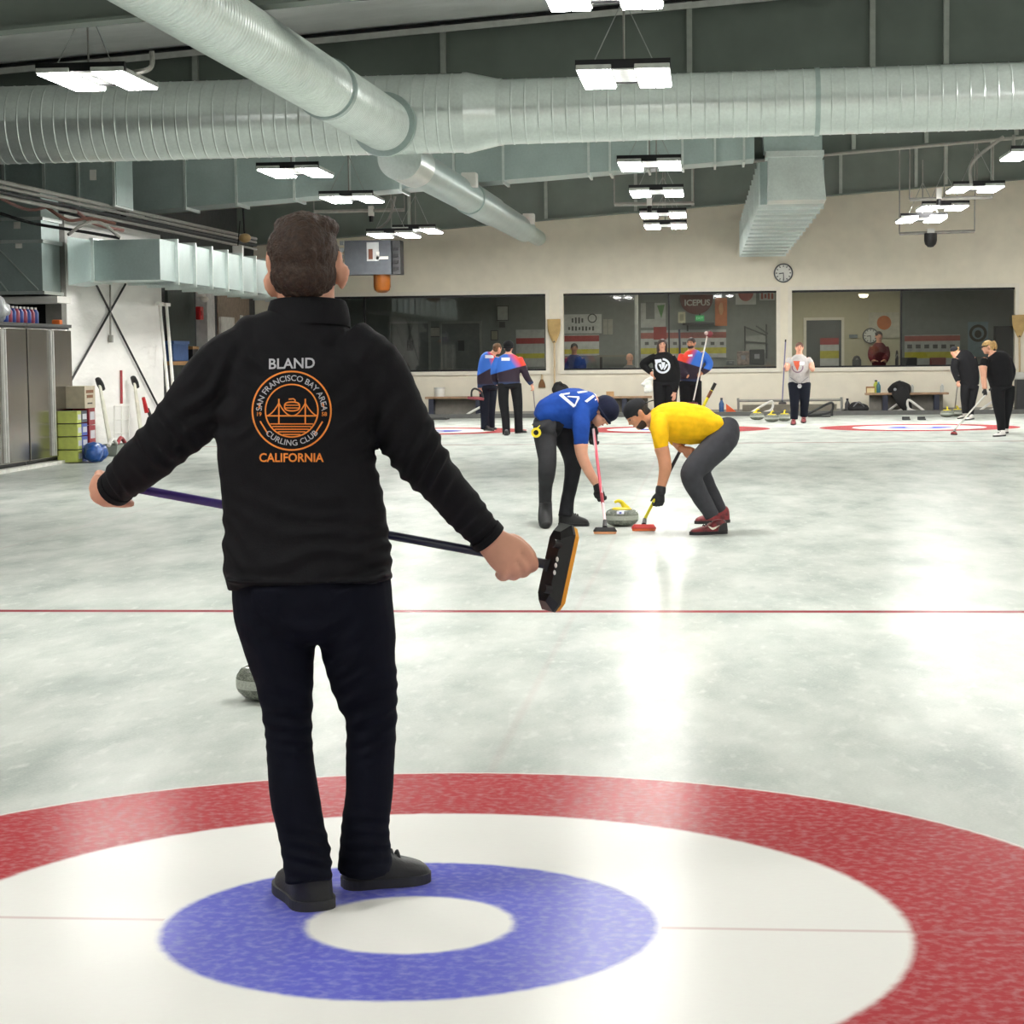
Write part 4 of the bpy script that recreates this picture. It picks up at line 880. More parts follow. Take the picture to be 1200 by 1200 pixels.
o, a, b = hang(862, 340, 886, 357, Yw, 'wall_banner', BWHT, 'white-bordered red shield banner top right of the middle window', 'banner', 'banners in the viewing room'); MB().ell((a+b)/2+V((0, -.01, .12)), V((.2, 0, 0)), V((0, .012, 0)), V((0, 0, .22))).build('red_shield', mat('banner_dullred', (160, 92, 84), .7), o)
o, a, b = hang(890, 342, 908, 352, Yw, 'wall_banner', BWHT, 'white banner with red letters at the top right corner of the middle window', 'banner', 'banners in the viewing room'); [MB().box(at(893+k*4, 347, Yw-.015), (.055, .008, .15 if k != 1 else .1)).build('printed_mark', mat('banner_dullred', (160, 92, 84), .7), o, smooth=False) for k in range(4)]
p = at(746, 390, YB+1.6); one(MB().tube([((p.x, YB+1.6, 0), .045), ((p.x, YB+1.6, 3.3), .045)], 10, 0), 'support_pole', mat('pole_pale', (172, 174, 172), .4), 'pale vertical pole inside the middle window', 'pole')
# counters and chairs behind the middle and right windows
def counter(x0, x1, Y, z, label):
    a, b = at(x0, 430, Y).x, at(x1, 430, Y).x; o = thing('viewing_counter', label, 'counter', ((a+b)/2, Y, .01)); MB().span((a, Y-.2, z-.05), (b, Y+.25, z)).build('counter_top', mat('counter_grey', (128, 124, 112), .6), o, smooth=False)
    for x in (a+.1, b-.1): MB().span((x-.03, Y-.1, .01), (x+.03, Y+.15, z-.05)).build('leg', BLACKM, o, smooth=False)
    return z
zcn = at(720, 430, YB+.6).z
counter(700, 744, YB+2.9, at(720, 416, YB+2.9).z, 'grey counter at the back of the viewing room behind the middle window')
cz = at(1000, 431, YB+.55).z
counter(972, 1054, YB+.6, cz, 'counter behind the right window where the spectator sits')
counter(848, 908, YB+.6, at(870, 428, YB+.6).z, 'counter with boxes behind the right half of the middle window')
zk = at(870, 428, YB+.6).z
for px, w_, h_, m_, l in ((856, .22, .12, mat('grey_box', (120, 122, 122), .6), 'flat grey carton on the counter in the middle window'), (871, .3, .34, mat('patterned_box', (150, 130, 122), .7, var=.4, scale=14), 'patterned bag standing on the counter in the middle window'), (887, .36, .38, mat('box_black', (40, 42, 42), .6), 'black case with grey badge on the counter in the middle window')):
    x = at(px, 420, YB+.6).x; o = thing('counter_box', l, 'box', (x, YB+.6, zk)); MB().box((x, YB+.6, zk+h_/2), (w_, .25, h_), bevel=.03).build('box_body', m_, o, smooth=False); MB().box((x, YB+.47, zk+h_*.55), (w_*.35, .01, h_*.3)).build('badge', mat('grey_badge', (150, 150, 150), .6), o, smooth=False)
x0, x1 = at(866, 380, Yw).x, at(908, 380, Yw).x; o = thing('banner_frame', 'pale folded canopy frame leaning behind the black case', 'frame', ((x0+x1)/2, Yw-.2, .01))
for (a, b) in (((873, 382), (873, 420)), ((873, 383), (898, 393)), ((898, 380), (898, 420)), ((873, 400), (898, 402)), ((886, 382), (900, 391))): MB().tube([(at(*a, Yw-.2), .02), (at(*b, Yw-.2), .02)], 6, 0).build('frame_bar', mat('frame_grey', (72, 76, 74), .5), o)
MB().quad([at(874, 394, Yw-.15), at(897, 392, Yw-.15), at(897, 414, Yw-.15), at(874, 414, Yw-.15)]).build('canopy_cloth', mat('canopy_cloth', (150, 154, 150), .7), o, smooth=False)
# left window: doors and notices
for px0, px1, n in ((519, 562, 1), (459, 502, 2)):
    a, b = at(px0, 470, Yw), at(px1, 379, Yw); o = bpy.data.objects.new('door_%d' % n, None); COL.objects.link(o); o['kind'] = 'structure'; o.location = ((a.x+b.x)/2, Yw, .01); ORG[o] = V(o.location)
    MB().span((a.x, Yw-.03, .01), (b.x, Yw, b.z)).build('door_leaf', mat('door_grey', (96, 100, 98), .6), o, smooth=False)
    mb = MB(); mb.span((a.x-.06, Yw-.05, .01), (a.x, Yw, b.z)); mb.span((b.x, Yw-.05, .01), (b.x+.06, Yw, b.z)); mb.span((a.x-.06, Yw-.05, b.z), (b.x+.06, Yw, b.z+.06)); mb.build('door_frame', mat('door_trim', (138, 140, 136), .6), o, smooth=False)
    c = at((px0+px1)/2, 405, Yw-.04); MB().box(c, (.16, .02, .26)).build('door_window', BLACK, o, smooth=False)
for x0, y0, x1, y1, m_, l in ((583, 359, 595, 375, mat('paper_white', (176, 178, 172), .7), 'white framed sheet high on the wall in the left window'), (576, 388, 583, 398, mat('paper_cream', (150, 148, 130), .7), 'cream notice left of the pair in jerseys in the left window'), (504, 384, 515, 394, mat('paper_grey', (160, 160, 150), .7), 'small notice between the two doors in the left window'), (586, 378, 591, 383, mat('paper_dark', (80, 82, 80), .7), 'tiny dark plate under the white framed sheet')):
    o, a, b = hang(x0, y0, x1, y1, Yw-.02, 'notice_sheet', m_, l, 'poster')
    MB().span((a.x-.02, Yw-.028, a.z-.02), (b.x+.02, Yw-.022, b.z+.02)).build('backing', mat('print_grey', (84, 84, 84), .7), o, smooth=False)
o, a, b = hang(605, 386, 638, 430, Yw, 'sponsor_banner', mat('banner_pale', (176, 178, 176), .7), 'striped sponsor banner at the right end of the left window', 'banner', 'banners in the viewing room'); stripes(o, 605, 638, Yw, ((396, 403, BRED, 'red_stripe'), (414, 420, BYEL, 'yellow_stripe')))
# right window: white framed doorway, clock, notices, banners
a, b = at(945, 470, Yw-.05), at(986, 375, Yw-.05); o = bpy.data.objects.new('door_3', None); COL.objects.link(o); o['kind'] = 'structure'; o.location = ((a.x+b.x)/2, Yw, .01); ORG[o] = V(o.location)
MB().span((a.x, Yw-.05, .01), (b.x, Yw-.035, b.z)).build('door_leaf', mat('doorway_dark', (70, 74, 72), .5), o, smooth=False)
mb = MB(); mb.span((a.x-.07, Yw-.1, .01), (a.x, Yw-.03, b.z)); mb.span((b.x, Yw-.1, .01), (b.x+.07, Yw-.03, b.z)); mb.span((a.x-.07, Yw-.1, b.z), (b.x+.07, Yw-.03, b.z+.07)); mb.build('door_frame', TRIMW, o, smooth=False)
o, a, b = hang(961, 396, 983, 430, Yw-.08, 'sponsor_banner', BWHT, 'red, white and yellow banner seen in the white-framed doorway', 'banner', 'banners in the viewing room'); stripes(o, 961, 983, Yw-.08, ((396, 404, BRED, 'red_stripe'), (411, 420, BYEL, 'yellow_stripe')))
c = at(1020, 393.5, Yw-.1); wall_clock(c, 9*PX, 'white wall clock inside the right window behind the spectator')
hang(995, 392, 1005, 396, Yw-.07, 'door_plate', mat('plate_grey', (120, 130, 136), .5), 'small grey plate on the beige wall left of the inner clock', 'sign')
c = at(1012, 346, YB+1.6); c.z = min(c.z, 3.28); o = thing('dome_lamp', 'small pale dome lamp on the ceiling inside the right window', 'lamp', c); MB().lathe([(.12, .02), (.12, 0), (.09, -.05), (0, -.07)], c, 18).build('lamp_shade', mat('dome_glow', (255, 240, 205), .4, emit=3, var=0), o); MB().lathe([(.13, .02), (.13, .035), (0, .035)], c, 18).build('mount', WHITE, o)
o, a, b = hang(1018, 366, 1054, 396, Yw-.07, 'wall_banner', mat('banner_pale2', (196, 192, 176), .7), 'pale banner with an orange disc above the inner clock', 'banner', 'banners in the viewing room'); MB().ell((a+b)/2+V((0, -.012, .06)), V((.18, 0, 0)), V((0, .01, 0)), V((0, 0, .18))).build('orange_disc', BORG, o)
o, a, b = hang(1134, 377, 1158, 418, Yw, 'wall_banner', mat('banner_blue', (126, 144, 150), .7), 'blue-grey banner with dark ring emblem behind the women in black', 'banner', 'banners in the viewing room'); MB().ringlathe([(.15, 0), (.22, 0), (.22, .01), (.15, .01)], (a+b)/2+V((0, -.012, .15)), 24, Matrix.Rotation(PI/2, 3, 'X')).build('ring_emblem', mat('print_dark', (60, 54, 48), .7), o); MB().ell((a+b)/2+V((0, -.01, .13)), V((.09, 0, 0)), V((0, .01, 0)), V((0, 0, .1))).build('emblem_centre', mat('print_dark', (60, 54, 48), .7), o)
o, a, b = hang(1060, 392, 1125, 428, Yw, 'sponsor_banner', mat('banner_pale', (176, 178, 176), .7), 'striped banner along the back wall of the right window', 'banner', 'banners in the viewing room'); stripes(o, 1060, 1125, Yw, ((393, 400, mat('banner_dullred', (160, 92, 84), .7), 'red_stripe'), (412, 420, BYEL, 'yellow_stripe')))
for k in range(6): MB().box(at(1066+k*10, 406, Yw-.02), (.12, .01, .1)).build('sponsor_mark', mat('print_grey', (84, 84, 84), .7), o, smooth=False)
a, b = at(1166, 432, Yw-.3), at(1187, 382, Yw-.3); o = thing('tall_locker', 'dark locker at the right end of the right window', 'locker', ((a.x+b.x)/2, Yw-.3, .01)); MB().span((a.x, Yw-.3, .01), (b.x, Yw, b.z)).build('locker_body', mat('locker_dark', (36, 38, 40), .6), o, smooth=False); MB().span((a.x+.03, Yw-.32, .05), (b.x-.03, Yw-.3, b.z-.05)).build('door', mat('locker_door', (44, 46, 48), .5), o, smooth=False)
for px, w_, h_, m_, l in ((1004, .22, .3, BLACK, 'black rucksack on the counter left of the spectator'), (1051, .08, .42, mat('bottle_dark', (44, 40, 44), .3), 'tall dark bottle on the counter right of the spectator')):
    x = at(px, 425, YB+.6).x; o = thing('counter_bag', l, 'bag' if w_ > .1 else 'bottle', (x, YB+.6, cz)); MB().lathe([(w_*.4, 0), (w_*.5, .03), (w_*.5, h_*.6), (w_*.3, h_*.9), (0, h_)], (x, YB+.6, cz), 16).build('bag_body' if w_ > .1 else 'bottle_body', m_, o); MB().tube([(V((x-.04, YB+.52, cz+h_*.5)), .012), (V((x, YB+.5, cz+h_*.75)), .012), (V((x+.04, YB+.52, cz+h_*.5)), .012)], 6, 3).build('strap' if w_ > .1 else 'label_band', CONDUIT, o)
for k, px in enumerate((1066, 1100)):
    x = at(px, 425, YB+2).x; o = thing('cafe_chair', ['dark-backed chair behind the right window', 'red-backed chair behind the right window'][k], 'chair', (x, YB+2, .01), 'chairs in the viewing room')
    zs = at(px, 429, YB+2).z-.35; MB().box((x, YB+2, zs), (.42, .42, .05), bevel=.01).build('seat', BLACK, o, smooth=False); MB().box((x, YB+2.2, zs+.38), (.4, .04, .36), bevel=.02).build('backrest', mat('chair_red', (110, 50, 48), .6) if k == 1 else BLACK, o, smooth=False)
    for sx in (-1, 1):
        for sy2 in (-1, 1): MB().tube([((x+sx*.18, YB+2+sy2*.18, zs), .016), ((x+sx*.2, YB+2+sy2*.2, .01), .016)], 6, 0).build('leg', STEEL, o)

for i, (px_, e_, l) in enumerate(((690, 26, 'added fill light panel inside the left part of the middle window'), (800, 26, 'added fill light panel inside the middle window above the round sign'), (880, 18, 'added fill light panel inside the right part of the middle window'), (990, 26, 'added fill light panel inside the right window above the doorway'), (1120, 12, 'added fill light panel inside the right window above the women in black'), (560, 4, 'added fill light panel inside the left window'))):  # unseen glowing panels above the window tops, added to brighten the viewing room
    x = at(px_, 390, YB+1.2).x; o = thing('fill_light_panel', l, 'light', (x, YB+1.2, 3.24), 'added viewing room fill lights')
    MB().box((x, YB+1.2, 3.27), (1.2, .34, .06)).build('housing', WHITE, o, smooth=False); MB().box((x, YB+1.2, 3.235), (1.1, .28, .01)).build('diffuser', mat('room_fill_%d' % i, (255, 244, 220), .4, emit=e_, var=0), o, smooth=False)
# ---------------------------------------------------------------- people
CAMX, CAMU, CAMF = RT, UP, FW
def cv(v): return (CAMX*v[0]+CAMU*v[1]+CAMF*v[2])
SKIN = mat('skin', (214, 158, 132), .55, var=.05, scale=20)
SKIN2 = mat('skin_tan', (196, 136, 104), .55, var=.05, scale=20)
def cloth(name, col, **kw): return mat(name, col, kw.pop('rough', .85), var=kw.pop('var', .12), scale=kw.pop('scale', 14), bump=.25, bscale=220, spec=kw.pop('spec', .25), dist=.003)
EYE = mat('eye_dark', (40, 32, 30), .3, var=0); LIPS = mat('lips', (168, 88, 82), .5, var=0)
class Fig:
    def __init__(s, label, d, foot, voxel=.012, name='person', group=None):
        s.d, s.S, s.vox = d, d/F, voxel
        g = G(*foot); s.root = thing(name, label, 'person', g, group); s.body = MB()
    def P(s, q, dz=0): return W(q[0], q[1], s.d+dz)
    def chain(s, pts, k=1.0, n=4):
        """pixel chain (x, y, half width px, depth offset m, half depth m) -> resampled world rings"""
        R = []
        for q in pts:
            q = tuple(q)+(0,)*(4-len(q)); hw = q[2]*s.S*k; hd = (q[4]*k if len(q) > 4 else hw)
            R.append((s.P(q, q[3]), hw, hd))
        return R
    def tube(s, mb, pts, k=1.0, seg=20, dome=.5, interp=4):
        R = s.chain(pts, k)
        # in-plane axis along (t x view): ra = half width seen, rb = half depth
        return mb.tube(R, seg, interp, hint=CAMF, dome=dome)
    def garment(s, name, tubes, m, vox=None, smooth=4, disp=None, ells=(), flat=True):
        mb = MB()
        for t in tubes: s.tube(mb, t, dome=.12 if flat else .6)
        for e in ells: mb.ell(*e)
        return remesh(mb, name, m, s.root, vox or s.vox, smooth, disp)
    def head(s, c, h, crown, face, hairm=None, style='short', skin=SKIN, dz=0, capm=None):
        """c pixel of the head centre, h height in m; crown/face in (right, up, away)"""
        o = s.P(c, dz); z = cv(crown).normalized(); y = -cv(face); y = (y-z*y.dot(z)).normalized(); x = y.cross(z)
        M = lambda a, b, c_: o+(x*a+y*b+z*c_)*h
        E = lambda mb, p, r: mb.ell(M(*p), x*r[0]*h, y*r[1]*h, z*r[2]*h, 20, 14)
        b = s.body
        E(b, (0, .03, .10), (.33, .41, .40)); E(b, (0, -.10, -.19), (.25, .265, .31)); E(b, (0, -.2, -.36), (.12, .14, .13))
        E(b, (0, -.375, .0), (.045, .05, .11)); E(b, (0, -.41, -.08), (.06, .07, .055)); E(b, (0, -.36, .1), (.2, .03, .04))
        E(b, (.17, -.28, -.06), (.09, .08, .08)); E(b, (-.17, -.28, -.06), (.09, .08, .08))
        for sx in (-1, 1): E(b, (sx*.335, .05, -.03), (.055, .09, .15)); E(b, (sx*.37, .08, .01), (.035, .07, .12))
        s.hm = (M, E, x, y, z, h)
        for sx in (-1, 1):
            mb = MB(); E(mb, (sx*.14, -.355, .03), (.05, .03, .028)); mb.build('eye', EYE, s.root)
            mb = MB(); mb.tube([(M(sx*.07, -.375, .10), .012*h), (M(sx*.15, -.375, .125), .016*h), (M(sx*.22, -.33, .10), .010*h)], 6, 3); mb.build('eyebrow', hairm or EYE, s.root)
        mb = MB(); E(mb, (0, -.362, -.24), (.10, .03, .028)); mb.build('mouth', LIPS, s.root)
        hb = MB()
        if style in ('short', 'long', 'pony', 'bun', 'cap', 'visor', 'beanie'):
            E(hb, (0, .06, .15), (.365, .435, .375)); E(hb, (0, .2, -.12), (.27, .26, .27))
            if style == 'long': 
                E(hb, (0, .22, -.45), (.37, .22, .5))
                for sx in (-1, 1): E(hb, (sx*.33, -.06, -.28), (.12, .24, .5))
            if style == 'pony': E(hb, (0, .52, .22), (.17, .2, .17)); E(hb, (0, .62, -.02), (.13, .14, .3))
            if style == 'bun': E(hb, (0, .46, .28), (.17, .17, .17))
            hv = remesh(hb, 'hair', hairm, s.root, max(s.vox*.6, .006), 2, (.012*h, 30, (1, 1, .4)))
        if style == 'beanie':
            mb = MB(); E(mb, (0, .06, .22), (.45, .52, .42)); E(mb, (0, .07, .05), (.44, .51, .2)); remesh(mb, 'knit_hat', capm, s.root, .007, 2)
            mb = MB(); mb.tube([(M(math.cos(a)*.43, .06+math.sin(a)*.5, .0), .05*h) for a in [k*PI/12 for k in range(25)]], 8, 0); mb.build('hat_cuff', capm, s.root)
        if style in ('cap', 'visor'):
            mb = MB(); E(mb, (0, .05, .22), (.385, .455, .34)); E(mb, (0, .05, .15), (.385, .455, .12)); remesh(mb, 'cap', capm, s.root, max(.007, s.vox*.6), 2)
            sg = 1 if style == 'cap' else -1
            mb = MB(); mb.tube([(M(0, .05+sg*.40, .14), .30*h, .02*h), (M(0, .05+sg*.58, .10), .26*h, .02*h), (M(0, .05+sg*.72, .04), .14*h, .02*h)], 16, 3, hint=z, dome=.5); mb.build('cap_peak', capm, s.root)
        return M
    def hand(s, wrist, d, palm, side, size=.19, curl=.8, mb=None, spread=.25, thumb=1):
        """five-fingered hand; d finger direction, palm the way the palm faces, side towards the thumb (all world vectors)"""
        mb = mb or s.body; w = V(wrist); d = V(d).normalized(); n = V(palm); n = (n-d*n.dot(d)).normalized(); t = d.cross(n)
        if t.dot(V(side)) < 0: t = -t
        L = size
        mb.tube([(w-d*L*.08, L*.15, L*.12), (w+d*L*.08, L*.17, L*.11), (w+d*L*.28, L*.22, L*.10), (w+d*L*.47, L*.23, L*.085)], 14, 3, hint=n, dome=.5)
        for k, (off, ln) in enumerate(((.165, .46), (.055, .5), (-.055, .46), (-.16, .37))):
            p = w+d*L*.45+t*L*off; dd = (d+t*(off*spread)).normalized(); pts = [(p-dd*L*.08, L*.058)]
            a = 0
            for seg, fr in enumerate((.42, .32, .26)):
                a += curl*(.75 if seg == 0 else 1.0)
                v = dd*math.cos(a)+n*math.sin(a); p = p+v*L*ln*fr; pts.append((p.copy(), L*(.055-.006*seg)))
            mb.tube(pts, 8, 3, hint=t, dome=.8)
        q = w+d*L*.12+t*L*.12; v1 = (d*.6+t*.65+n*.25).normalized(); v2 = (d*.8+t*.15+n*(.35+curl*.4)).normalized()
        mb.tube([(q, L*.075), (q+v1*L*.18, L*.065), (q+v1*L*.2+v2*L*.15, L*.056), (q+v1*L*.2+v2*L*.27, L*.045)], 8, 3, hint=n, dome=.8)
    def shoe(s, heel, toe, up, sole, width=.1, height=.1, name='shoe', lift=0, label=None):
        """heel/toe ground points in world space"""
        a, b = V(heel), V(toe); a.z = lift; b.z = lift; L = (b-a).length; d = (b-a).normalized(); t = d.cross(V((0, 0, 1))).normalized(); Z = V((0, 0, 1)); w = width/2
        prof = [(0, .2, .5), (.012, .42, .74), (.035, .6, .9), (.075, .75, 1.0), (.13, .83, 1.03), (.2, .86, 1.03), (.29, .85, 1.01), (.37, .85, .95), (.44, .88, .82), (.52, .93, .70), (.6, .98, .61), (.68, 1.0, .55), (.77, .97, .50), (.85, .88, .45), (.91, .74, .40), (.955, .56, .34), (.985, .35, .27), (1.0, .14, .2)]
        rings = []; so = [[], []]
        for f_, wf, hf in prof:
            c = a+d*(L*f_); ww = w*wf; hh = height*hf; ring = []
            for ang in range(0, 181, 20):
                q = math.radians(ang); ring.append(c+t*(ww*math.copysign(abs(math.cos(q))**.75, math.cos(q)))+Z*(.018+ (hh-.018)*abs(math.sin(q))**.8))
            rings.append(ring)
        o = MB().loft(rings).build(name, up, s.root)
        if label: o['label'] = label
        outl = []
        for f_, wf, _ in prof: outl.append(a+d*(L*(f_*1.02-.01))+t*(w*wf*1.06+.003))
        for f_, wf, _ in reversed(prof): outl.append(a+d*(L*(f_*1.02-.01))-t*(w*wf*1.06+.003))
        MB().prism(outl, (0, 0, .026)).build('sole', sole, o, smooth=False)
        mb = MB()
        for k in range(4):
            f_ = .42+k*.07; c = a+d*(L*f_); hh = height*(.98-.5*(f_-.36)/.2 if f_ < .56 else .66-.5*(f_-.56)); mb.tube([(c+t*w*.35+Z*(hh*.9), .004), (c+Z*(hh+.006), .005), (c-t*w*.35+Z*(hh*.9), .004)], 6, 2)
        mb.build('laces', sole if up is not sole else BLACK, o)
        return o
    def skin(s, m=SKIN, vox=None, smooth=3): return remesh(s.body, 'body', m, s.root, vox or s.vox, smooth)
BLK = cloth('black_cloth', (24, 24, 27)); NAVY = cloth('navy_trousers', (20, 24, 36)); SHOEB = mat('black_shoe', (26, 26, 28), .55, bump=.15, bscale=200); SOLEB = mat('dark_sole', (44, 44, 46), .7)
def broom(label, p, q, shaft, head_c, head_dir, head_n, headm, padm, L=.2, r=.0125, bands=(), group=None, wd=.07, knobs=False):
    """shaft p (top) -> q (head socket); head long axis head_dir, pad facing head_n"""
    p, q = V(p), V(q); o = thing('curling_broom', label, 'curling broom', q, group); d = (q-p)
    MB().cyl(p, q, r, seg=14).build('shaft', shaft, o)
    MB().cyl(p-d.normalized()*.02, p+d.normalized()*.03, r*1.15, seg=14).build('end_cap', BLACK, o)
    for a, b, m in bands: MB().cyl(p+d*a, p+d*b, r*1.12, seg=14).build('grip_band', m, o)
    x = V(head_dir).normalized(); n = V(head_n); n = (n-x*n.dot(x)).normalized(); y = x.cross(n); c = V(head_c)
    MB().tube([(q, r*1.2), (q.lerp(c, .5), r*1.5), (c-n*.012, r*1.9)], 12, 2).build('socket', BLACK, o)
    def slab_(k0, k1, l0, l1, w0, w1):
        return [[c+x*(sx*l)+y*(sy2*w)+n*k for sx, sy2, in ((-1, -.6), (-.8, -1), (.8, -1), (1, -.6), (1, .6), (.8, 1), (-.8, 1), (-1, .6))] for k, l, w in ((k0, l0, w0), (k1, l1, w1))]
    MB().loft(slab_(-.022, .004, L*.40, L*.5, wd*.3, wd*.5)+slab_(.004, .012, L*.5, L*.5, wd*.5, wd*.5)[1:]).build('head_plate', headm, o, ang=.4)
    MB().loft(slab_(.0125, .03, L*.49, L*.47, wd*.48, wd*.44)).build('brush_pad', padm, o, ang=.4)
    for sx in ((-1, 1) if knobs else ()): MB().cyl(c+x*(sx*L*.26)-y*wd*.28-n*.02, c+x*(sx*L*.26)-y*wd*.28-n*.045, .012, seg=10).build('clamp_knob', BLACK, o)
    return o
# ---- the man in the foreground, seen from behind
D0 = depth(G(372, 1060))
M = Fig('man in black jacket and trousers seen from behind, holding a broom across his body', D0, (372, 1060), .0065)
JK = cloth('black_softshell', (22, 22, 25), rough=.8, spec=.15)
TR = cloth('navy_black_trousers', (14, 16, 26), rough=.9, spec=.12)
armL = [(292, 412, 34, .0, .085), (268, 432, 40, .0, .085), (243, 462, 40, .01, .078), (218, 493, 36.5, .02, .07), (186, 524, 32, .04, .066), (162, 546, 29, .10, .064), (142, 566, 25, .18, .055), (133, 574, 21, .2, .05)]
armR = [(402, 402, 34, .0, .085), (430, 430, 40, .0, .085), (449, 462, 41, .01, .08), (470, 500, 37, .015, .072), (492, 536, 32, .03, .068), (515, 566, 27, .09, .06), (540, 594, 25.5, .15, .055), (562, 619, 23.5, .19, .05), (574, 632, 21, .2, .046)]
torso = [(363, 372, 45, -.005, .07), (360, 386, 66, -.005, .09), (356, 402, 84, 0, .105), (351, 430, 99, 0, .125), (347, 475, 97, 0, .135), (346, 515, 93, 0, .135), (351, 567, 94.5, .005, .13), (358, 618, 97, .005, .13), (360, 655, 100, .005, .138), (363, 680, 97, .005, .136)]
legL = [(330, 690, 56, 0, .13), (325, 735, 47, 0, .115), (330, 775, 38, 0, .1), (334, 800, 33.5, 0, .09), (337.5, 845, 29, .01, .08), (340, 890, 28, .0, .075), (345, 930, 28.5, -.02, .075), (353, 970, 28, -.03, .075), (360, 1005, 28.5, -.04, .078), (362, 1034, 27, -.05, .08)]
legR = [(402, 690, 57, 0, .13), (416, 735, 48, 0, .115), (421, 770, 42, 0, .1), (428, 808, 38, .02, .09), (434.5, 845, 30, .03, .08), (433.5, 890, 29, .04, .075), (432, 930, 28.5, .05, .075), (428, 968, 29, .06, .078), (428, 1000, 31, .07, .082), (428, 1016, 33, .08, .09)]
for t_ in (armL, armR): M.tube(M.body, t_[2:], .8)
M.tube(M.body, torso[1:], .88); M.tube(M.body, legL[:-1], .82); M.tube(M.body, legR[:-1], .82)
# neck and head
M.tube(M.body, [(361, 385, 36, 0, .07), (360, 360, 33, .0, .066), (358, 335, 34, .01, .07), (357, 312, 36, .02, .08)], 1.0)
Mh = M.head((356.5, 308), .250, (0.0, 1, .06), (-.10, -.05, 1), mat('brown_hair', (52, 35, 24), .65, var=.4, scale=60, bump=.8, bscale=160, dist=.006), 'none', SKIN)
for sx, cx, cy_ in ((-1, 320, 333), (1, 400, 323)):
    c = M.P((cx, cy_), .0); M.body.ell(c, CAMX*.012, CAMF*.028, CAMU*.029+CAMX*.004*sx)
    M.body.tube([(c+CAMU*.026+CAMX*sx*.006, .007), (c+CAMX*sx*.016-CAMF*.018+CAMU*.012, .008), (c+CAMX*sx*.013-CAMF*.02-CAMU*.012, .008), (c-CAMU*.032, .007)], 8, 4, dome=.6)
# right hand closed round the shaft, seen from the back
shA, shB = W(128, 567, D0+.25), W(627, 659, D0+.235)
def lp(a, b, t): return a+(b-a)*t
def shaft_at(px): 
    t = (px-128)/(627-128); return shA.lerp(shB, t)
S_ = M.S
M.body.tube([(W(566, 624, D0+.2), 17*S_, .028), (W(580, 638, D0+.2), 21*S_, .026), (W(592, 648, D0+.195), 25*S_, .026), (W(600, 654, D0+.195), 25*S_, .024)], 16, 4, hint=CAMF, dome=.6)
for (k0, k1, k2, k3) in (((610, 640), (621, 652), (625, 663), (618, 667)), ((604, 650), (613, 661), (615, 670), (608, 672)), ((597, 656), (604, 667), (603, 674), (597, 674)), ((588, 660), (593, 669), (590, 675), (585, 673))):
    M.body.tube([(W(*k0, D0+.198), 7.6*S_), (W(*k1, D0+.192), 7.8*S_), (W(*k2, D0+.215), 7.2*S_), (W(*k3, D0+.25), 6*S_)], 10, 4, dome=.8)
M.body.tube([(W(590, 634, D0+.22), 10*S_), (W(604, 634, D0+.25), 8.5*S_), (W(618, 645, D0+.265), 7.2*S_), (W(624, 652, D0+.262), 6*S_)], 10, 4, dome=.8)
# left hand at the shaft end
M.body.tube([(W(140, 568, D0+.2), 15*S_, .026), (W(126, 570, D0+.215), 15*S_, .024), (W(118, 572, D0+.23), 14*S_, .022)], 14, 4, hint=CAMF, dome=.6)
for (k0, k1, k2, k3) in (((114, 560), (110, 572), (113, 584), (126, 588)), ((118, 564), (114, 576), (120, 588), (134, 590)), ((124, 568), (121, 580), (128, 588), (146, 591)), ((130, 572), (130, 582), (140, 589), (154, 590))):
    M.body.tube([(W(*k0, D0+.22), 6.2*S_), (W(*k1, D0+.225), 6.4*S_), (W(*k2, D0+.235), 6*S_), (W(*k3, D0+.265), 5*S_)], 10, 4, dome=.8)
M.body.tube([(W(122, 562, D0+.235), 7*S_), (W(116, 556, D0+.26), 6.4*S_), (W(124, 558, D0+.29), 5.4*S_)], 10, 4, dome=.8)
M.skin(SKIN, .0055, 3)
# hair
mb = MB(); hc = W(355.5, 299, D0-.008)
mb.ell(hc+CAMU*.006, CAMX*.094, CAMF*.124, CAMU*.108, 24, 16); mb.ell(W(355.5, 322, D0-.022), CAMX*.088, CAMF*.1, CAMU*.07, 24, 16); mb.ell(W(356, 338, D0-.035), CAMX*.064, CAMF*.06, CAMU*.034, 20, 12)
mb.ell(W(350, 266, D0+.0), CAMX*.066, CAMF*.09, CAMU*.030, 20, 12); mb.ell(W(374, 268, D0+.0), CAMX*.052, CAMF*.08, CAMU*.034, 20, 12)
HO = remesh(mb, 'hair', MC['brown_hair'], M.root, .0045, 7, (.004, 60, (1, 1, .5)))
for v in HO.data.vertices: v.co += v.normal*(.003*noise.noise(V((v.co.x*170, v.co.y*170, v.co.z*50))))
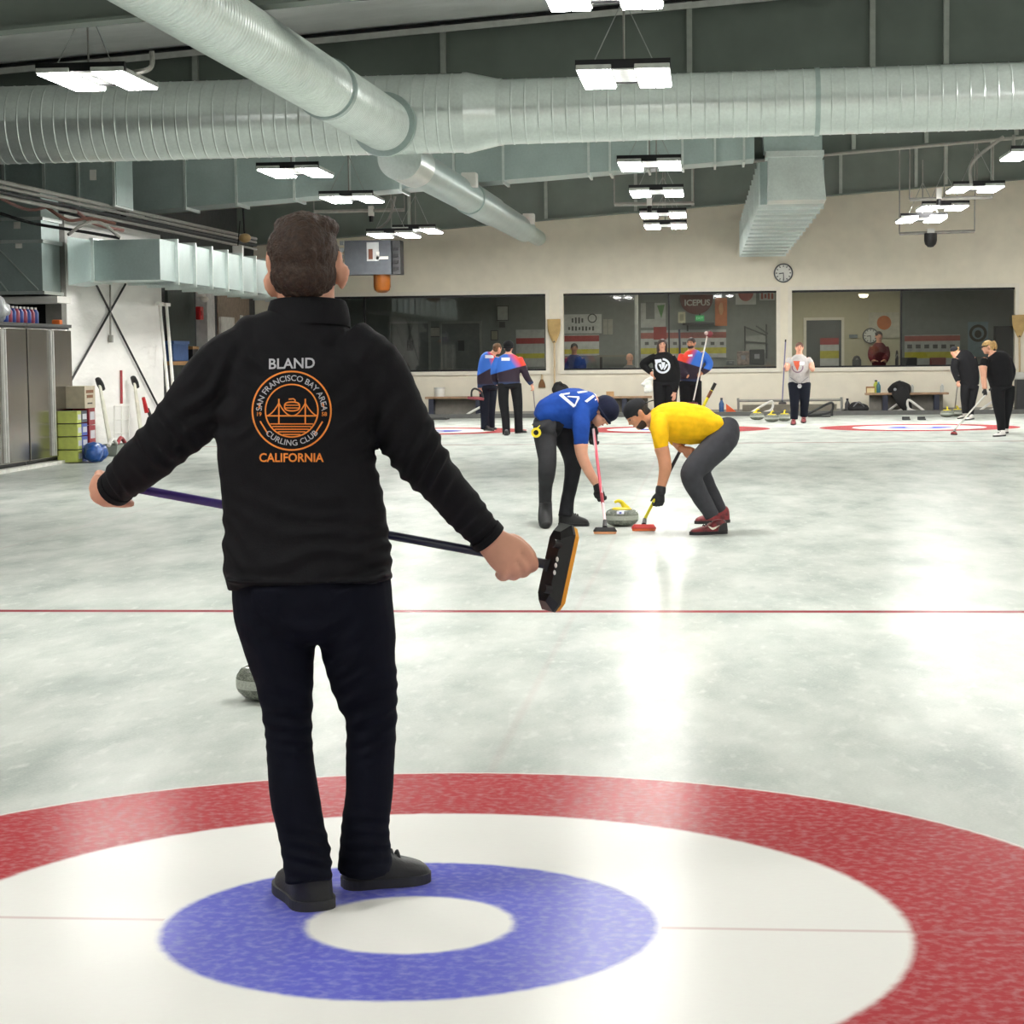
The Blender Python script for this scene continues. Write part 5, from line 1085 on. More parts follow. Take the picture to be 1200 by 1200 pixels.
# clothing
mb = MB()
for t_ in (armL, armR): M.tube(mb, t_, seg=24, dome=.08)
M.tube(mb, torso, seg=32, dome=.05)
mb.tube([(W(270, 677, D0), .12, .012), (W(300, 680, D0), .135, .014), (W(420, 680, D0), .135, .014), (W(457, 673, D0), .12, .012)], 12, 3, hint=CAMU, dome=.3)
def fp(x, y, dz=0): return W(x, y, D0+dz)
JW = [(fp(262, 470, -.06), .12, cv((.75, -.5, .2)), .05, .018), (fp(186, 520, -.02), .10, cv((-.75, -.6, 0)), .04, .016), (fp(140, 566, .12), .07, cv((-.8, -.5, 0)), .03, .010), (fp(438, 500, -.05), .12, cv((.5, -.8, .1)), .05, .016), (fp(500, 545, 0), .11, cv((.7, -.65, 0)), .04, .018), (fp(560, 612, .13), .08, cv((.7, -.65, 0)), .03, .010), (fp(360, 655, -.13), .2, cv((.15, 1, 0)), .07, .009), (fp(262, 640, -.05), .1, cv((.5, 1, 0)), .05, .01), (fp(452, 640, -.05), .1, cv((-.5, 1, 0)), .05, .01), (fp(300, 410, -.1), .1, cv((.8, .6, 0)), .06, .012), (fp(425, 408, -.1), .1, cv((-.8, .6, 0)), .06, .012)]
JO = remesh(mb, 'jacket', JK, M.root, .0065, 5, (.005, 6.5, (1, 1, .7)), JW)
# stand collar
mb = MB(); rr = []
for k in range(33):
    a = k/32*2*PI; rr.append((math.cos(a), math.sin(a)))
rings = []
for px, py, rx, ry in ((361, 384, .112, .094), (361, 374, .112, .09), (361, 361, .106, .083), (361, 353.5, .100, .078), (361, 352.5, .094, .072), (361, 360, .092, .07), (361, 380, .1, .075)):
    c = W(px, py, D0+.0); rings.append([c+CAMX*(x*rx)+CAMF*(y*ry)+CAMU*(-.004*y) for x, y in rr[:-1]])
mb.loft(rings, cap=False).build('collar', JK, M.root)
for nm, p in (('cuff', (armL[-2], armL[-1])), ('cuff', (armR[-2], armR[-1]))):
    mb = MB(); R2_ = M.chain([p[0], p[1]], 1.06); mb.tube([(lp(R2_[0][0], R2_[1][0], .45), R2_[1][1]*1.04, R2_[1][2]*1.08), (R2_[1][0], R2_[1][1]*1.02, R2_[1][2]*1.06)], 24, 0, hint=CAMF, dome=.05); mb.build(nm, JK, JO)
mb = MB()
M.tube(mb, legL, seg=24, dome=.06); M.tube(mb, legR, seg=24, dome=.06); M.tube(mb, [(364, 668, 92, .005, .125), (365, 700, 95, .0, .13), (368, 728, 92, 0, .125), (370, 745, 84, 0, .11)], seg=28, dome=.2)
TW = [(fp(337, 840, -.08), .11, cv((.25, 1, 0)), .045, .012), (fp(436, 835, -.06), .12, cv((-.4, 1, 0)), .045, .013), (fp(360, 1010, -.12), .09, cv((.15, 1, 0)), .035, .012), (fp(430, 995, -.02), .1, cv((.1, 1, 0)), .035, .011), (fp(372, 750, -.1), .1, cv((0, 1, 0)), .05, .009), (fp(310, 760, -.1), .12, cv((.6, .8, 0)), .06, .006), (fp(440, 765, -.1), .12, cv((-.6, .8, 0)), .06, .006)]
remesh(mb, 'trousers', TR, M.root, .0065, 5, (.004, 7, (1, 1, .6)), TW)
h1 = G(372, 1068); dt = V((-.42, .9, 0)).normalized(); M.shoe(h1, h1+dt*.3, SHOEB, SOLEB, .128, .14)
h2 = G(402, 1040); t2 = G(503, 1030); M.shoe(h2, t2, SHOEB, SOLEB, .115, .13)
# broom
sB = W(654, 663, D0+.23)
PURP = None
def shaft_mat():
    t = NT('purple_navy_shaft'); tc = t.new('ShaderNodeTexCoord'); sp = t.new('ShaderNodeSeparateXYZ'); t.link(tc.outputs['Generated'], sp.inputs[0])
    t.link(t.ramp(sp.outputs[0], [(0, lin((62, 34, 120))), (.3, lin((52, 34, 110))), (.62, lin((30, 34, 62))), (1, lin((26, 28, 44)))]), t.b.inputs['Base Color']); t.b.inputs['Roughness'].default_value = .3; return t.m
hx = (W(668, 617, D0+.24)-W(648, 711, D0+.24)).normalized()
BR = broom('purple and navy curling broom with orange pad held by the man in the foreground', W(140, 569, D0+.25), W(640, 661, D0+.235), shaft_mat(), W(651, 664.5, D0+.235), hx, CAMX*.80+CAMF*.6, mat('broom_black', (20, 20, 22), .35), mat('broom_pad', (232, 160, 44), .7), .245, .0125, ((.955, 1.0, mat('socket_grey', (40, 40, 44), .4)),), wd=.085, knobs=True)
for q in ((653, 655.5), (651.3, 662.5), (649.8, 671)): MB().ell(W(q[0], q[1], D0+.2), CAMX*.004, CAMF*.006, CAMU*.007).build('rivet', WHITE, BR)
# embroidered club emblem on the jacket back
bvh = BVHTree.FromObject(JO, bpy.context.evaluated_depsgraph_get())
def onto(px, py, lift=.0025):
    r = ray(px, py); o_ = CAM-ORG[JO]
    hit = bvh.ray_cast(o_+r*3.5, r.normalized())
    return (hit[0] if hit[0] is not None else W(px, py, D0-.13)-ORG[JO]) - r.normalized()*lift + ORG[JO]
def ribbon(mb, pts, w):
    n = len(pts); L = []
    for i in range(n):
        a, b = pts[max(i-1, 0)], pts[min(i+1, n-1)]
        if i in (0, n-1) and (pts[0][0]-pts[-1][0])**2+(pts[0][1]-pts[-1][1])**2 < .01: a, b = pts[-2], pts[1]
        dx, dy = b[0]-a[0], b[1]-a[1]; l = math.hypot(dx, dy) or 1; L.append(((pts[i][0]-dy/l*w/2, pts[i][1]+dx/l*w/2), (pts[i][0]+dy/l*w/2, pts[i][1]-dx/l*w/2)))
    vs = []; fs = []
    for a, b in L: vs += [onto(*a), onto(*b)]
    for i in range(n-1): fs.append((2*i, 2*i+1, 2*i+3, 2*i+2))
    mb.pydata(vs, fs)
def seg(a, b, n=8): return [(a[0]+(b[0]-a[0])*k/n, a[1]+(b[1]-a[1])*k/n) for k in range(n+1)]
def arc(cx, cy_, r, a0, a1, n=48): return [(cx+r*math.cos(math.radians(a0+(a1-a0)*k/n)), cy_-r*math.sin(math.radians(a0+(a1-a0)*k/n))) for k in range(n+1)]
THO = mat('orange_thread', (236, 138, 52), .7, var=.1); THG = mat('grey_thread', (184, 184, 190), .7, var=.1)
EX, EY = 341.8, 481.3
def emb(name, fn, m): mb = MB(); fn(mb); return mb.build(name, m, JO, smooth=False)
emb('emblem_ring', lambda mb: ribbon(mb, arc(EX, EY, 46, 0, 360, 80), 2.0), THO); emb('emblem_ring', lambda mb: ribbon(mb, arc(EX, EY, 30.8, 0, 360, 64), 1.7), THO)
def bridge(mb):
    dk = EY+6
    ribbon(mb, seg((EX-29, dk), (EX+29, dk), 20), 1.6)
    for tx in (EX-15, EX+16): ribbon(mb, seg((tx, EY-14), (tx, EY+15), 10), 1.7)
    for a, b in (((EX-30, dk), (EX-15, EY-9)), ((EX+31, dk), (EX+16, EY-9))):
        ribbon(mb, [(a[0]+(b[0]-a[0])*k/8, a[1]+(b[1]-a[1])*(k/8)**1.8) for k in range(9)], 1.4)
    for s_, a in ((1, EX-15), (-1, EX+16)): ribbon(mb, [(a+s_*15.5*k/10, EY-9+(dk-EY+9)*(1-(1-k/10)**2)) for k in range(11)], 1.4)
    for k in range(5):
        y = EY+15.5+k*3.1; hw = math.sqrt(max(30**2-(y-EY)**2, 4))-.6; ribbon(mb, seg((EX-hw, y), (EX+hw, y), 14), 1.3)
emb('emblem_bridge', bridge, THO)
def stn(mb):
    ribbon(mb, [(EX+.5+9*math.cos(t_)*(1 if abs(math.cos(t_)) < .8 else .98), EY-5+5.2*math.copysign(abs(math.sin(t_))**.6, math.sin(t_))) for t_ in [k*2*PI/32 for k in range(33)]], 1.6)
    for y in (-6.5, -3.2): ribbon(mb, seg((EX-8, EY+y), (EX+9, EY+y), 6), 1.2)
    ribbon(mb, [(EX-3.5, EY-13.5), (EX+2, EY-14), (EX+4, EY-12.5), (EX+4, EY-10)], 1.5)
emb('emblem_stone', stn, THO)
def flat_text(s, size, fx, bold=0):
    vs, fs = textmesh(s, size, 0, bold=bold); mb = MB(); mb.pydata([onto(*fx(p.x, p.y), .003) for p in vs], fs); return mb
def arcf(r, mid, flip):
    def f(x, y):
        if not flip: a = math.radians(mid)-x/r; return (EX+(r+y)*math.cos(a), EY-(r+y)*math.sin(a))
        a = math.radians(mid)+x/r; return (EX+(r-y)*math.cos(a), EY-(r-y)*math.sin(a))
    return f
flat_text('SAN FRANCISCO BAY AREA', 9.6, arcf(38, 90, False), .1).build('emblem_lettering', THG, JO, smooth=False)
flat_text('CURLING CLUB', 9.4, arcf(38, 270, True), .1).build('emblem_lettering', THG, JO, smooth=False)
lin2 = lambda cx, cy_, sl, st: (lambda x, y: (cx+x*st, cy_-y-x*sl))
flat_text('19', 6.6, lin2(303.3, 485.5, 0, 1), .1).build('emblem_year', THO, JO, smooth=False); flat_text('58', 6.6, lin2(380, 485.5, 0, 1), .1).build('emblem_year', THO, JO, smooth=False)
flat_text('BLAND', 17.0, lin2(341.8, 426.5, .025, 1.0), .3).build('name_lettering', THG, JO, smooth=False)
flat_text('CALIFORNIA', 14.2, lin2(341.2, 536.8, .0, .93), .3).build('state_lettering', THO, JO, smooth=False)
for a, b in (((304.6, 472), (303.4, 478.5)), ((378, 472), (379.8, 478.5)), ((304.8, 493.5), (314, 508.5)), ((378, 494), (368.5, 509))): emb('emblem_dash', lambda mb: ribbon(mb, seg(a, b, 5), 1.7), THO)
# ---------------------------------------------------------------- the two sweepers
def gpt(px, py): return G(px, py)
dS = depth(G(665, 617))
A_ = Fig('sweeper in royal blue shirt and dark knit hat bending over the moving stone', dS, (660, 617), .010)
blue = cloth('royal_blue_shirt', (28, 68, 150)); char = cloth('charcoal_trousers', (52, 52, 55)); blk2 = cloth('black_trousers', (30, 30, 34)); KN = cloth('navy_knit', (22, 26, 48)); GLV = mat('black_glove', (22, 22, 25), .7)
tor = [(631, 492, 10, .0, .13), (640, 486, 17, 0, .16), (652, 481, 20.5, 0, .17), (668, 479, 24, .0, .2), (684, 476, 21, .0, .2), (695, 473, 14, .02, .15)]
nearA = [(682, 478, 10, -.14, .075), (681, 494, 10.5, -.2, .07), (681, 510, 9.5, -.22, .065), (681, 521, 8.5, -.22, .06), (682, 533, 7, -.22, .05), (688, 548, 6.2, -.21, .045), (696, 562, 5.2, -.2, .038), (701, 570, 4.4, -.2, .03)]
farA = [(690, 474, 9, .14, .07), (694, 486, 9, .16, .06), (696, 496, 7, .12, .05), (696, 505, 5, .0, .035)]
lg1 = [(640, 496, 15, -.02, .12), (639, 512, 14, -.06, .1), (641, 532, 11.5, -.1, .085), (641, 552, 10.2, -.14, .075), (639, 572, 8.3, -.04, .065), (639, 590, 7.5, .02, .06), (639, 600, 7.2, .04, .06)]
lg2 = [(654, 500, 15, .1, .12), (663, 516, 13, .08, .1), (670, 534, 11, .04, .085), (671, 550, 9.8, .0, .075), (668, 570, 8.6, .06, .065), (665, 588, 8.2, .06, .06), (663, 605, 9, .05, .065)]
for t_, k in ((nearA[:4], .8), (nearA[3:], 1), (farA, .85), (tor[2:], .85), (lg1[:-1], .8), (lg2[:-1], .8)): A_.tube(A_.body, t_, k)
A_.tube(A_.body, [(690, 475, 9, 0, .07), (698, 478, 8.5, -.02, .065), (705, 484, 8, -.03, .06)], 1)
A_.head((706.5, 484), .235, (.80, .55, -.1), (.45, -.85, -.25), mat('dark_hair', (40, 32, 28), .7, var=.3, scale=40), 'beanie', SKIN, -.03, KN)
A_.skin(SKIN, .008, 3)
A_.garment('shirt', [tor, nearA[:4]] + [farA[:3]], blue, .009, 4, (.006, 9, (1, 1, 1)))
A_.garment('trousers', [lg1, [(634, 493, 10.5, -.1, .1), (639, 500, 14.5, -.06, .12), (646, 502, 14, -.04, .12)]], char, .009, 4, (.005, 9, (1, 1, .5))); A_.garment('trousers', [lg2, [(634, 496, 13, .03, .15), (648, 497, 15, .03, .16), (656, 500, 14, .04, .15)]], blk2, .009, 4, (.005, 9, (1, 1, .5)))
for w_, d_, pl, nm in (((701, 571), (.25, -1, .05), (.35, 0, .9), 'glove'), ((696, 505), (-.1, -1, -.1), (.4, 0, -.9), 'glove')):
    mb = MB(); z_ = -.2 if nm and w_[0] > 700 else .0
    A_.hand(A_.P(w_, z_), cv(d_), cv(pl), cv((-1, 0, 0)), .19, .95, mb); A_.tube(mb, [(w_[0]-1, w_[1]-3, 5.2, z_, .04), (w_[0]+.4, w_[1]+3, 5.6, z_, .04)]); remesh(mb, nm, GLV, A_.root, .007, 3)
mb = MB(); A_.tube(mb, [(639.5, 588, 7.6, .03, .06), (639, 598, 8.2, -.02, .065), (639, 607, 8.6, -.1, .07), (639.5, 613, 7.8, -.17, .05), (640, 615.5, 5.5, -.22, .03)]); remesh(mb, 'shoe', SHOEB, A_.root, .008, 3)
mb = MB(); A_.tube(mb, [(639, 600, 8.4, .03, .02), (639, 609, 8.8, -.05, .02), (639.5, 615.5, 7.6, -.15, .02), (640, 617, 5, -.21, .012)]); remesh(mb, 'sole', BLACK, A_.root, .008, 2)
s2 = gpt(655, 616); A_.shoe(s2, gpt(690, 616.5), SHOEB, BLACK, .11, .15)
# number on the shirt back
AO = [o for o in COL.objects if o.parent == A_.root and o.name.startswith('shirt')][0]
bv2 = BVHTree.FromObject(AO, bpy.context.evaluated_depsgraph_get())
def onto2(bv, O, px, py, d, lift=.004):
    r = ray(px, py); o_ = CAM-ORG[O]; hit = bv.ray_cast(o_+r*(d-2), r.normalized())
    return (hit[0] if hit[0] is not None else W(px, py, d)-ORG[O])-r.normalized()*lift+ORG[O]
def poly_on(bv, O, pts, d, name, m, par, n=6):
    """flat printed shape laid on a garment: polygon given as quads of pixel corners"""
    mb = MB()
    for q in pts:
        vs = []; fs = []
        for i in range(n+1):
            for j in range(n+1):
                u, v = i/n, j/n; x = (q[0][0]*(1-u)+q[1][0]*u)*(1-v)+(q[3][0]*(1-u)+q[2][0]*u)*v; y = (q[0][1]*(1-u)+q[1][1]*u)*(1-v)+(q[3][1]*(1-u)+q[2][1]*u)*v
                vs.append(onto2(bv, O, x, y, d))
        for i in range(n):
            for j in range(n): a = i*(n+1)+j; fs.append((a, a+1, a+n+2, a+n+1))
        mb.pydata(vs, fs)
    return mb.build(name, m, par, smooth=False)
PW = mat('print_shirt_white', (222, 226, 236), .7, var=0)
L_ = [((655, 463), (658, 460.5), (667, 475.5), (664, 477)), ((664, 474), (674, 475), (674, 477.5), (664, 477)), ((658, 460.5), (662, 461), (671, 473.5), (667.5, 474)), ((655.5, 465), (661, 461), (662, 462.5), (657, 466.5))]
poly_on(bv2, AO, [((655, 463), (658, 461), (675, 475.5), (672, 477.5)), ((655, 463), (657, 461.5), (668, 459.8), (667, 462)), ((672, 477.5), (674.5, 475.5), (679.5, 466), (677, 465.5)), ((664, 465), (666, 464), (679, 464.5), (678.5, 466.5))], dS, 'shirt_number', PW, AO)
poly_on(bv2, AO, [((676, 459), (687, 457.5), (689, 459), (678, 461)), ((685, 470), (697, 461), (699, 463), (688, 471.5)), ((697, 468), (700, 466.5), (700, 468), (697.5, 469.5))], dS, 'shirt_lettering', PW, AO)
o = thing('tape_measure', 'yellow round tape measure clipped to the hip of the blue-shirted sweeper', 'tape measure', A_.P((628, 507), -.16))
c = A_.P((628.2, 507), -.15); mb = MB(); mb.ringlathe([(.022, -.012), (.042, -.012), (.042, .012), (.022, .012)], c, 20, Matrix((RT, FW, UP)).transposed() @ Matrix.Rotation(PI/2, 3, 'X')); mb.build('tape_case', YELLOW, o); MB().tube([(c+CAMU*.035+CAMX*.01, .008), (c+CAMU*.06+CAMX*.035, .006)], 6, 0).build('tape_hook', YELLOW, o)
RW = None
def stripes_mat():
    t = NT('red_white_shaft'); tc = t.new('ShaderNodeTexCoord'); w = t.new('ShaderNodeTexWave'); w.inputs['Scale'].default_value = 2.2; w.inputs['Distortion'].default_value = 1.5
    t.link(tc.outputs['Object'], w.inputs['Vector']); t.link(t.ramp(w.outputs[0], [(.4, lin((226, 196, 200))), (.6, lin((204, 74, 92)))]), t.b.inputs['Base Color']); t.b.inputs['Roughness'].default_value = .35; return t.m
q_ = gpt(709, 624.5); q_.z = .10; hc_ = gpt(709, 626); hc_.z = .035
broom('red and white striped curling broom of the blue-shirted sweeper, beside the stone', A_.P((695, 500), -.02), V(q_), stripes_mat(), V(hc_), CAMX, V((0, 0, -1)), mat('broom_black', (20, 20, 22), .35), mat('pad_peach', (226, 160, 116), .7), .19, .0125, ((.72, .82, mat('grip_crimson', (150, 30, 50), .5)),))
# right sweeper
dR = depth(G(832, 627)); B_ = Fig('sweeper in yellow shirt and backward black cap bending over the moving stone', dR, (832, 627), .010)
yel = cloth('yellow_shirt', (238, 184, 20)); dg = cloth('dark_grey_trousers', (60, 60, 65))
tor = [(846, 497, 11, .0, .13), (836, 499, 17, 0, .16), (820, 498, 23, 0, .17), (803, 496, 24, 0, .18), (786, 494.5, 23.5, 0, .2), (772, 493, 19, 0, .2), (762, 492, 12, 0, .14)]
nA = [(772, 490, 9, -.14, .075), (773, 502, 10.5, -.2, .07), (774, 514, 9.5, -.22, .065), (775, 525, 8.6, -.22, .06), (778, 536, 7.8, -.22, .055), (779.5, 549, 7.4, -.23, .052), (777, 562, 6, -.22, .042), (774, 574, 4.8, -.22, .033)]
fA = [(778, 492, 9, .16, .07), (786, 506, 9, .22, .06), (793, 518, 7, .2, .052), (799, 526, 5.5, .05, .04)]
l1 = [(852, 500, 14, .0, .13), (849, 513, 17, -.06, .12), (832, 531, 16.5, -.12, .105), (814, 549, 14, -.16, .09), (811, 560, 12.5, -.16, .082), (818, 577, 11, -.1, .072), (828, 593, 9.5, -.06, .065), (835, 605, 9, -.05, .065)]
l2 = [(852, 500, 14, .14, .12), (848, 513, 16, .16, .11), (833, 531, 15, .16, .1), (822, 550, 12, .16, .085), (828, 566, 9.5, .2, .07), (838, 584, 8, .24, .065), (845, 598, 7.5, .26, .062)]
for t_, k in ((nA[:4], .8), (nA[3:], 1), (fA, .9), (tor[2:], .85), (l1[:-1], .8), (l2[:-1], .8)): B_.tube(B_.body, t_, k)
B_.tube(B_.body, [(768, 492, 9, 0, .07), (759, 491, 8.5, -.01, .066), (752, 489, 8, -.02, .06)], 1)
B_.head((747, 486), .228, (-.62, .78, -.05), (-.66, -.72, -.12), mat('black_hair', (26, 22, 22), .7, var=.3, scale=40), 'cap', SKIN2, -.02, cloth('black_cap', (34, 34, 38)))
mb = MB(); Mx, Ex = B_.hm[0], B_.hm[1]; Ex(mb, (0, -.08, -.29), (.255, .262, .24)); remesh(mb, 'beard', mat('beard_brown', (58, 42, 36), .8, var=.3, scale=60), B_.root, .007, 2)
B_.hand(B_.P((799, 526), .05), cv((.9, -.25, -.2)), cv((-.2, -.4, .9)), cv((-1, .3, 0)), .18, .9)
B_.skin(SKIN2, .008, 3)
B_.garment('shirt', [tor, nA[:4], fA[:3]], yel, .009, 4, (.006, 9, (1, 1, 1)))
B_.garment('trousers', [l1, l2, [(846, 498, 14, .05, .16), (852, 505, 15, .05, .16)]], dg, .009, 4, (.005, 9, (1, 1, .5)))
mb = MB(); B_.hand(B_.P((774, 575), -.22), cv((-.05, -1, .0)), cv((-.4, 0, .9)), cv((-1, 0, 0)), .19, .9, mb); B_.tube(mb, [(774.5, 571, 6, -.22, .042), (774, 577, 6.2, -.22, .042)]); remesh(mb, 'glove', GLV, B_.root, .007, 3)
SR = mat('red_shoe', (112, 26, 32), .55, var=.6, scale=22); SD = mat('dark_shoe_sole', (40, 38, 40), .7)
so = B_.shoe(gpt(851, 625), gpt(809, 627), SR, SD, .115, .115, label='dark red trainer with white swoosh'); B_.shoe(gpt(854, 612), gpt(815, 614), SR, SD, .11, .14)
sw = [(830.5, 616.5), (834, 620.5), (843, 616)]
mb = MB(); pts = []
for k in range(9):
    u = k/8; x = 830+13.5*u; y0 = 616.4+4.2*math.sin(min(u*1.6, 1)*PI/2)-5.2*max(0, u-.35)**1.1*1.6; w = 2.4*math.sin(PI*min(1, u*1.05+.04))+.2
    pts.append((W(x, y0-w/2, dR-.075-.0), W(x, y0+w/2, dR-.075)))
mb.pydata([p for pr in pts for p in pr]+[p+FW*.02 for pr in pts for p in pr], [(2*i, 2*i+1, 2*i+3, 2*i+2) for i in range(8)]+[(18+2*i, 18+2*i+1, 18+2*i+3, 18+2*i+2) for i in range(8)]); mb.build('swoosh_mark', mat('mark_cream', (236, 226, 210), .5), so, smooth=False)
MB().prism([W(843, 617.5, dR-.07), W(847, 613.5, dR-.07), W(852, 612.5, dR-.07), W(853, 622, dR-.07), W(842, 623.5, dR-.07)], FW*.02).build('dark_heel_panel', SD, so, smooth=False)
q_ = gpt(755.5, 621); q_.z = .09; hc_ = gpt(754.5, 622.5); hc_.z = .035
yb = mat('broom_yellow', (214, 204, 40), .35)
top = B_.P((837, 451.5), .34)
broom('yellow curling broom with black middle grip held by the yellow-shirted sweeper', top, V(q_), yb, V(hc_), (CAMX*.98+CAMU*.0), V((0, 0, -1)), mat('head_red', (190, 50, 44), .5), mat('pad_orange', (228, 110, 60), .7), .2, .0125, ((.28, .70, mat('grip_black', (30, 26, 32), .5)), (.0, .035, BLACK), (.04, .09, mat('grip_brown', (110, 66, 44), .5))))
# ---------------------------------------------------------------- players at the far end
def team_mat(flip=False):
    t = NT('team_jersey'); tc = t.new('ShaderNodeTexCoord'); sp = t.new('ShaderNodeSeparateXYZ'); t.link(tc.outputs['Generated'], sp.inputs[0]); X_ = t.math('SUBTRACT', 1, sp.outputs[0]) if flip else sp.outputs[0]; b = lin((46, 104, 196)); d = lin((38, 22, 40)); o = lin((230, 66, 44))
    side = t.math('MULTIPLY_ADD', sp.outputs[2], .5, X_); c = t.ramp(side, [(.0, b), (1.0, b)]); c = t.mix(t.math('MULTIPLY', t.math('SUBTRACT', side, .88), 5, clamp=True), c, o)
    band = t.math('MULTIPLY', t.math('SUBTRACT', t.math('MULTIPLY_ADD', X_, .35, .36), sp.outputs[2]), 40, clamp=True); c = t.mix(band, c, d)
    low = t.math('MULTIPLY', t.math('SUBTRACT', .14, sp.outputs[2]), 20, clamp=True); c = t.mix(low, c, lin((40, 56, 92))); t.link(c, t.b.inputs['Base Color']); t.b.inputs['Roughness'].default_value = .75; return t.m
TEAM = team_mat(); TEAM2 = team_mat(True)
HB = mat('brown_hair_light', (104, 76, 50), .7, var=.3, scale=30); HD = mat('dark_hair', (40, 32, 28), .7, var=.3, scale=40); HBL = mat('black_hair', (26, 22, 22), .7, var=.3, scale=40); HBLO = mat('blond_hair', (186, 150, 96), .7, var=.3, scale=30)
def far(label, foot, torso, arms, legs, head, top, bottom, shoe, skin=SKIN, sleeves=(99, 99), vox=.014, hands=(), shoes=(), glove=None, group=None, legm=None):
    f = Fig(label, depth(G(*foot)), foot, vox, group=group)
    for k, a in enumerate(arms):
        n = sleeves[k]
        if n < len(a): f.tube(f.body, a[:n+1], .82); f.tube(f.body, a[n:], 1.0)
        else: f.tube(f.body, a, .82)
    f.tube(f.body, torso, .85)
    for l in legs: f.tube(f.body, l[:-1], .8)
    n = torso[-1]; f.tube(f.body, [(n[0], n[1], 3.4, n[3], .06), (head['c'][0], head['c'][1], 3.4, head.get('dz', 0), .06)], 1)
    f.head(head['c'], head['h'], head['crown'], head['face'], head.get('hair'), head.get('style', 'short'), skin, head.get('dz', 0), head.get('cap'))
    gm = None
    for h in hands:
        tgt = f.body
        if glove: gm = gm or MB(); tgt = gm
        f.hand(f.P(h[0], h[1]), cv(h[2]), cv(h[3]), cv(h[4]), .17, h[5], tgt, .25)
    f.skin(skin, .011, 2)
    if gm: remesh(gm, 'glove', glove, f.root, .009, 2)
    f.top = f.garment('top', [torso]+[a[:sleeves[k]+1] for k, a in enumerate(arms)], top, vox, 3)
    f.bot = f.garment('trousers', list(legs)+[[(torso[0][0], torso[0][1]-1, torso[0][2]*.98, torso[0][3], .13), (sum(l[0][0] for l in legs)/len(legs), legs[0][0][1]+4, torso[0][2]*.9, torso[0][3], .13)]], bottom, vox, 3)
    for a, b in shoes: f.shoe(G(*a) if len(a) == 2 else a, G(*b) if len(b) == 2 else b, shoe, SOLEB, .1, .1)
    return f
p1 = far('player with light brown hair in blue-orange jersey, left one of the pair from behind', (572, 504.5), [(572.5, 452, 10.5, 0, .13), (571, 440, 10.5, 0, .13), (572, 428, 11.5, 0, .14), (574, 420, 10.5, 0, .12), (577, 415.5, 6, 0, .08)],
    [[(567, 420, 4, 0, .06), (564, 431, 4, -.02, .055), (562.5, 443, 3.6, -.05, .05), (562.5, 455, 3, -.08, .04)], [(582, 420, 4, 0, .06), (585, 432, 4, .1, .055), (584, 443, 3.5, .18, .05)]],
    [[(568, 452, 6.5, 0, .11), (567.5, 470, 5.8, 0, .085), (568, 488, 5, 0, .07), (568.5, 503, 5.2, 0, .07)], [(577, 452, 6.5, .1, .11), (576, 470, 5.6, .1, .085), (575, 488, 5, .1, .07), (575, 501, 5, .1, .07)]],
    dict(c=(583, 408.5), h=.21, crown=(.1, 1, 0), face=(.75, -.1, .6), hair=HB, style='short'), TEAM, NAVY, SHOEB, hands=[((562.5, 455), -.08, (.2, -1, 0), (.4, 0, .9), (0, 0, 1), .8)], shoes=[((568, 504.5), (578, 505)), ((573, 503), (581, 503.5))])
p2 = far('player in black knit hat and blue-orange jersey, right one of the pair from behind', (600, 509), [(597, 450, 13, 0, .14), (596, 440, 13, 0, .14), (596, 430, 14.5, 0, .15), (596, 421, 14, 0, .13), (596, 415.5, 7, 0, .08)],
    [[(584, 420, 4.5, 0, .07), (579.5, 431, 4.4, 0, .06), (579, 442, 4, .12, .05), (582, 450, 3.4, .2, .045)], [(608, 420, 4.5, 0, .07), (613, 431, 4.5, 0, .06), (617.5, 442, 4, .05, .05), (623, 450, 3.2, .08, .04)]],
    [[(590, 450, 7.2, 0, .12), (590, 470, 6, 0, .09), (592.5, 490, 5, 0, .075), (593.5, 509, 4.6, 0, .07)], [(604, 450, 7.2, .05, .12), (606.5, 470, 6, .05, .09), (607.5, 490, 5, .05, .075), (608, 506.5, 5, .05, .07)]],
    dict(c=(596, 407.5), h=.215, crown=(0, 1, 0), face=(.25, -.05, 1), hair=HBL, style='beanie', cap=cloth('black_knit', (20, 20, 22))), TEAM, BLK, SHOEB, hands=[((623, 451), .08, (.35, -1, 0), (-.6, 0, .6), (0, 0, 1), .9)], shoes=[((593.5, 510.5), (594, 507)), ((605, 508), (616, 507))])
for f_, c_ in ((p1, (573.5, 418)), (p2, (592.5, 421))):
    bvx = BVHTree.FromObject(f_.top, bpy.context.evaluated_depsgraph_get()); x, y = c_
    poly_on(bvx, f_.top, [((x-5, y-2), (x+5, y-2), (x+5, y+1.8), (x-5, y+1.8))], f_.d, 'name_patch', PW, f_.top, 4)
GRB = mat('shaft_grey', (150, 140, 132), .5)
q_ = gpt(628.5, 499); q_.z = .09; broom('grey-shafted curling broom hanging from the hand of the black-hatted player', p2.P((624, 448), .1), q_, GRB, q_-V((0, 0, .06)), V((1, 0, 0)), V((0, 0, -1)), BLACK, mat('pad_yellow', (226, 206, 40), .5), .18, .013)
o = thing('bent_stick', 'bent black stick with reddish end held by the left player of the pair', 'stick', p1.P((559, 465), -.1)); MB().tube([(p1.P(q, -.14), .02) for q in ((552.5, 466), (553, 458), (557, 455.5), (564, 459.5), (566.5, 468))], 8, 4).build('curved_grip', BLACK, o); MB().tube([(p1.P((548, 466), -.14), .03), (p1.P((567, 467.5), -.14), .03)], 8, 0).build('red_bar', mat('dull_red2', (140, 66, 72), .6), o)
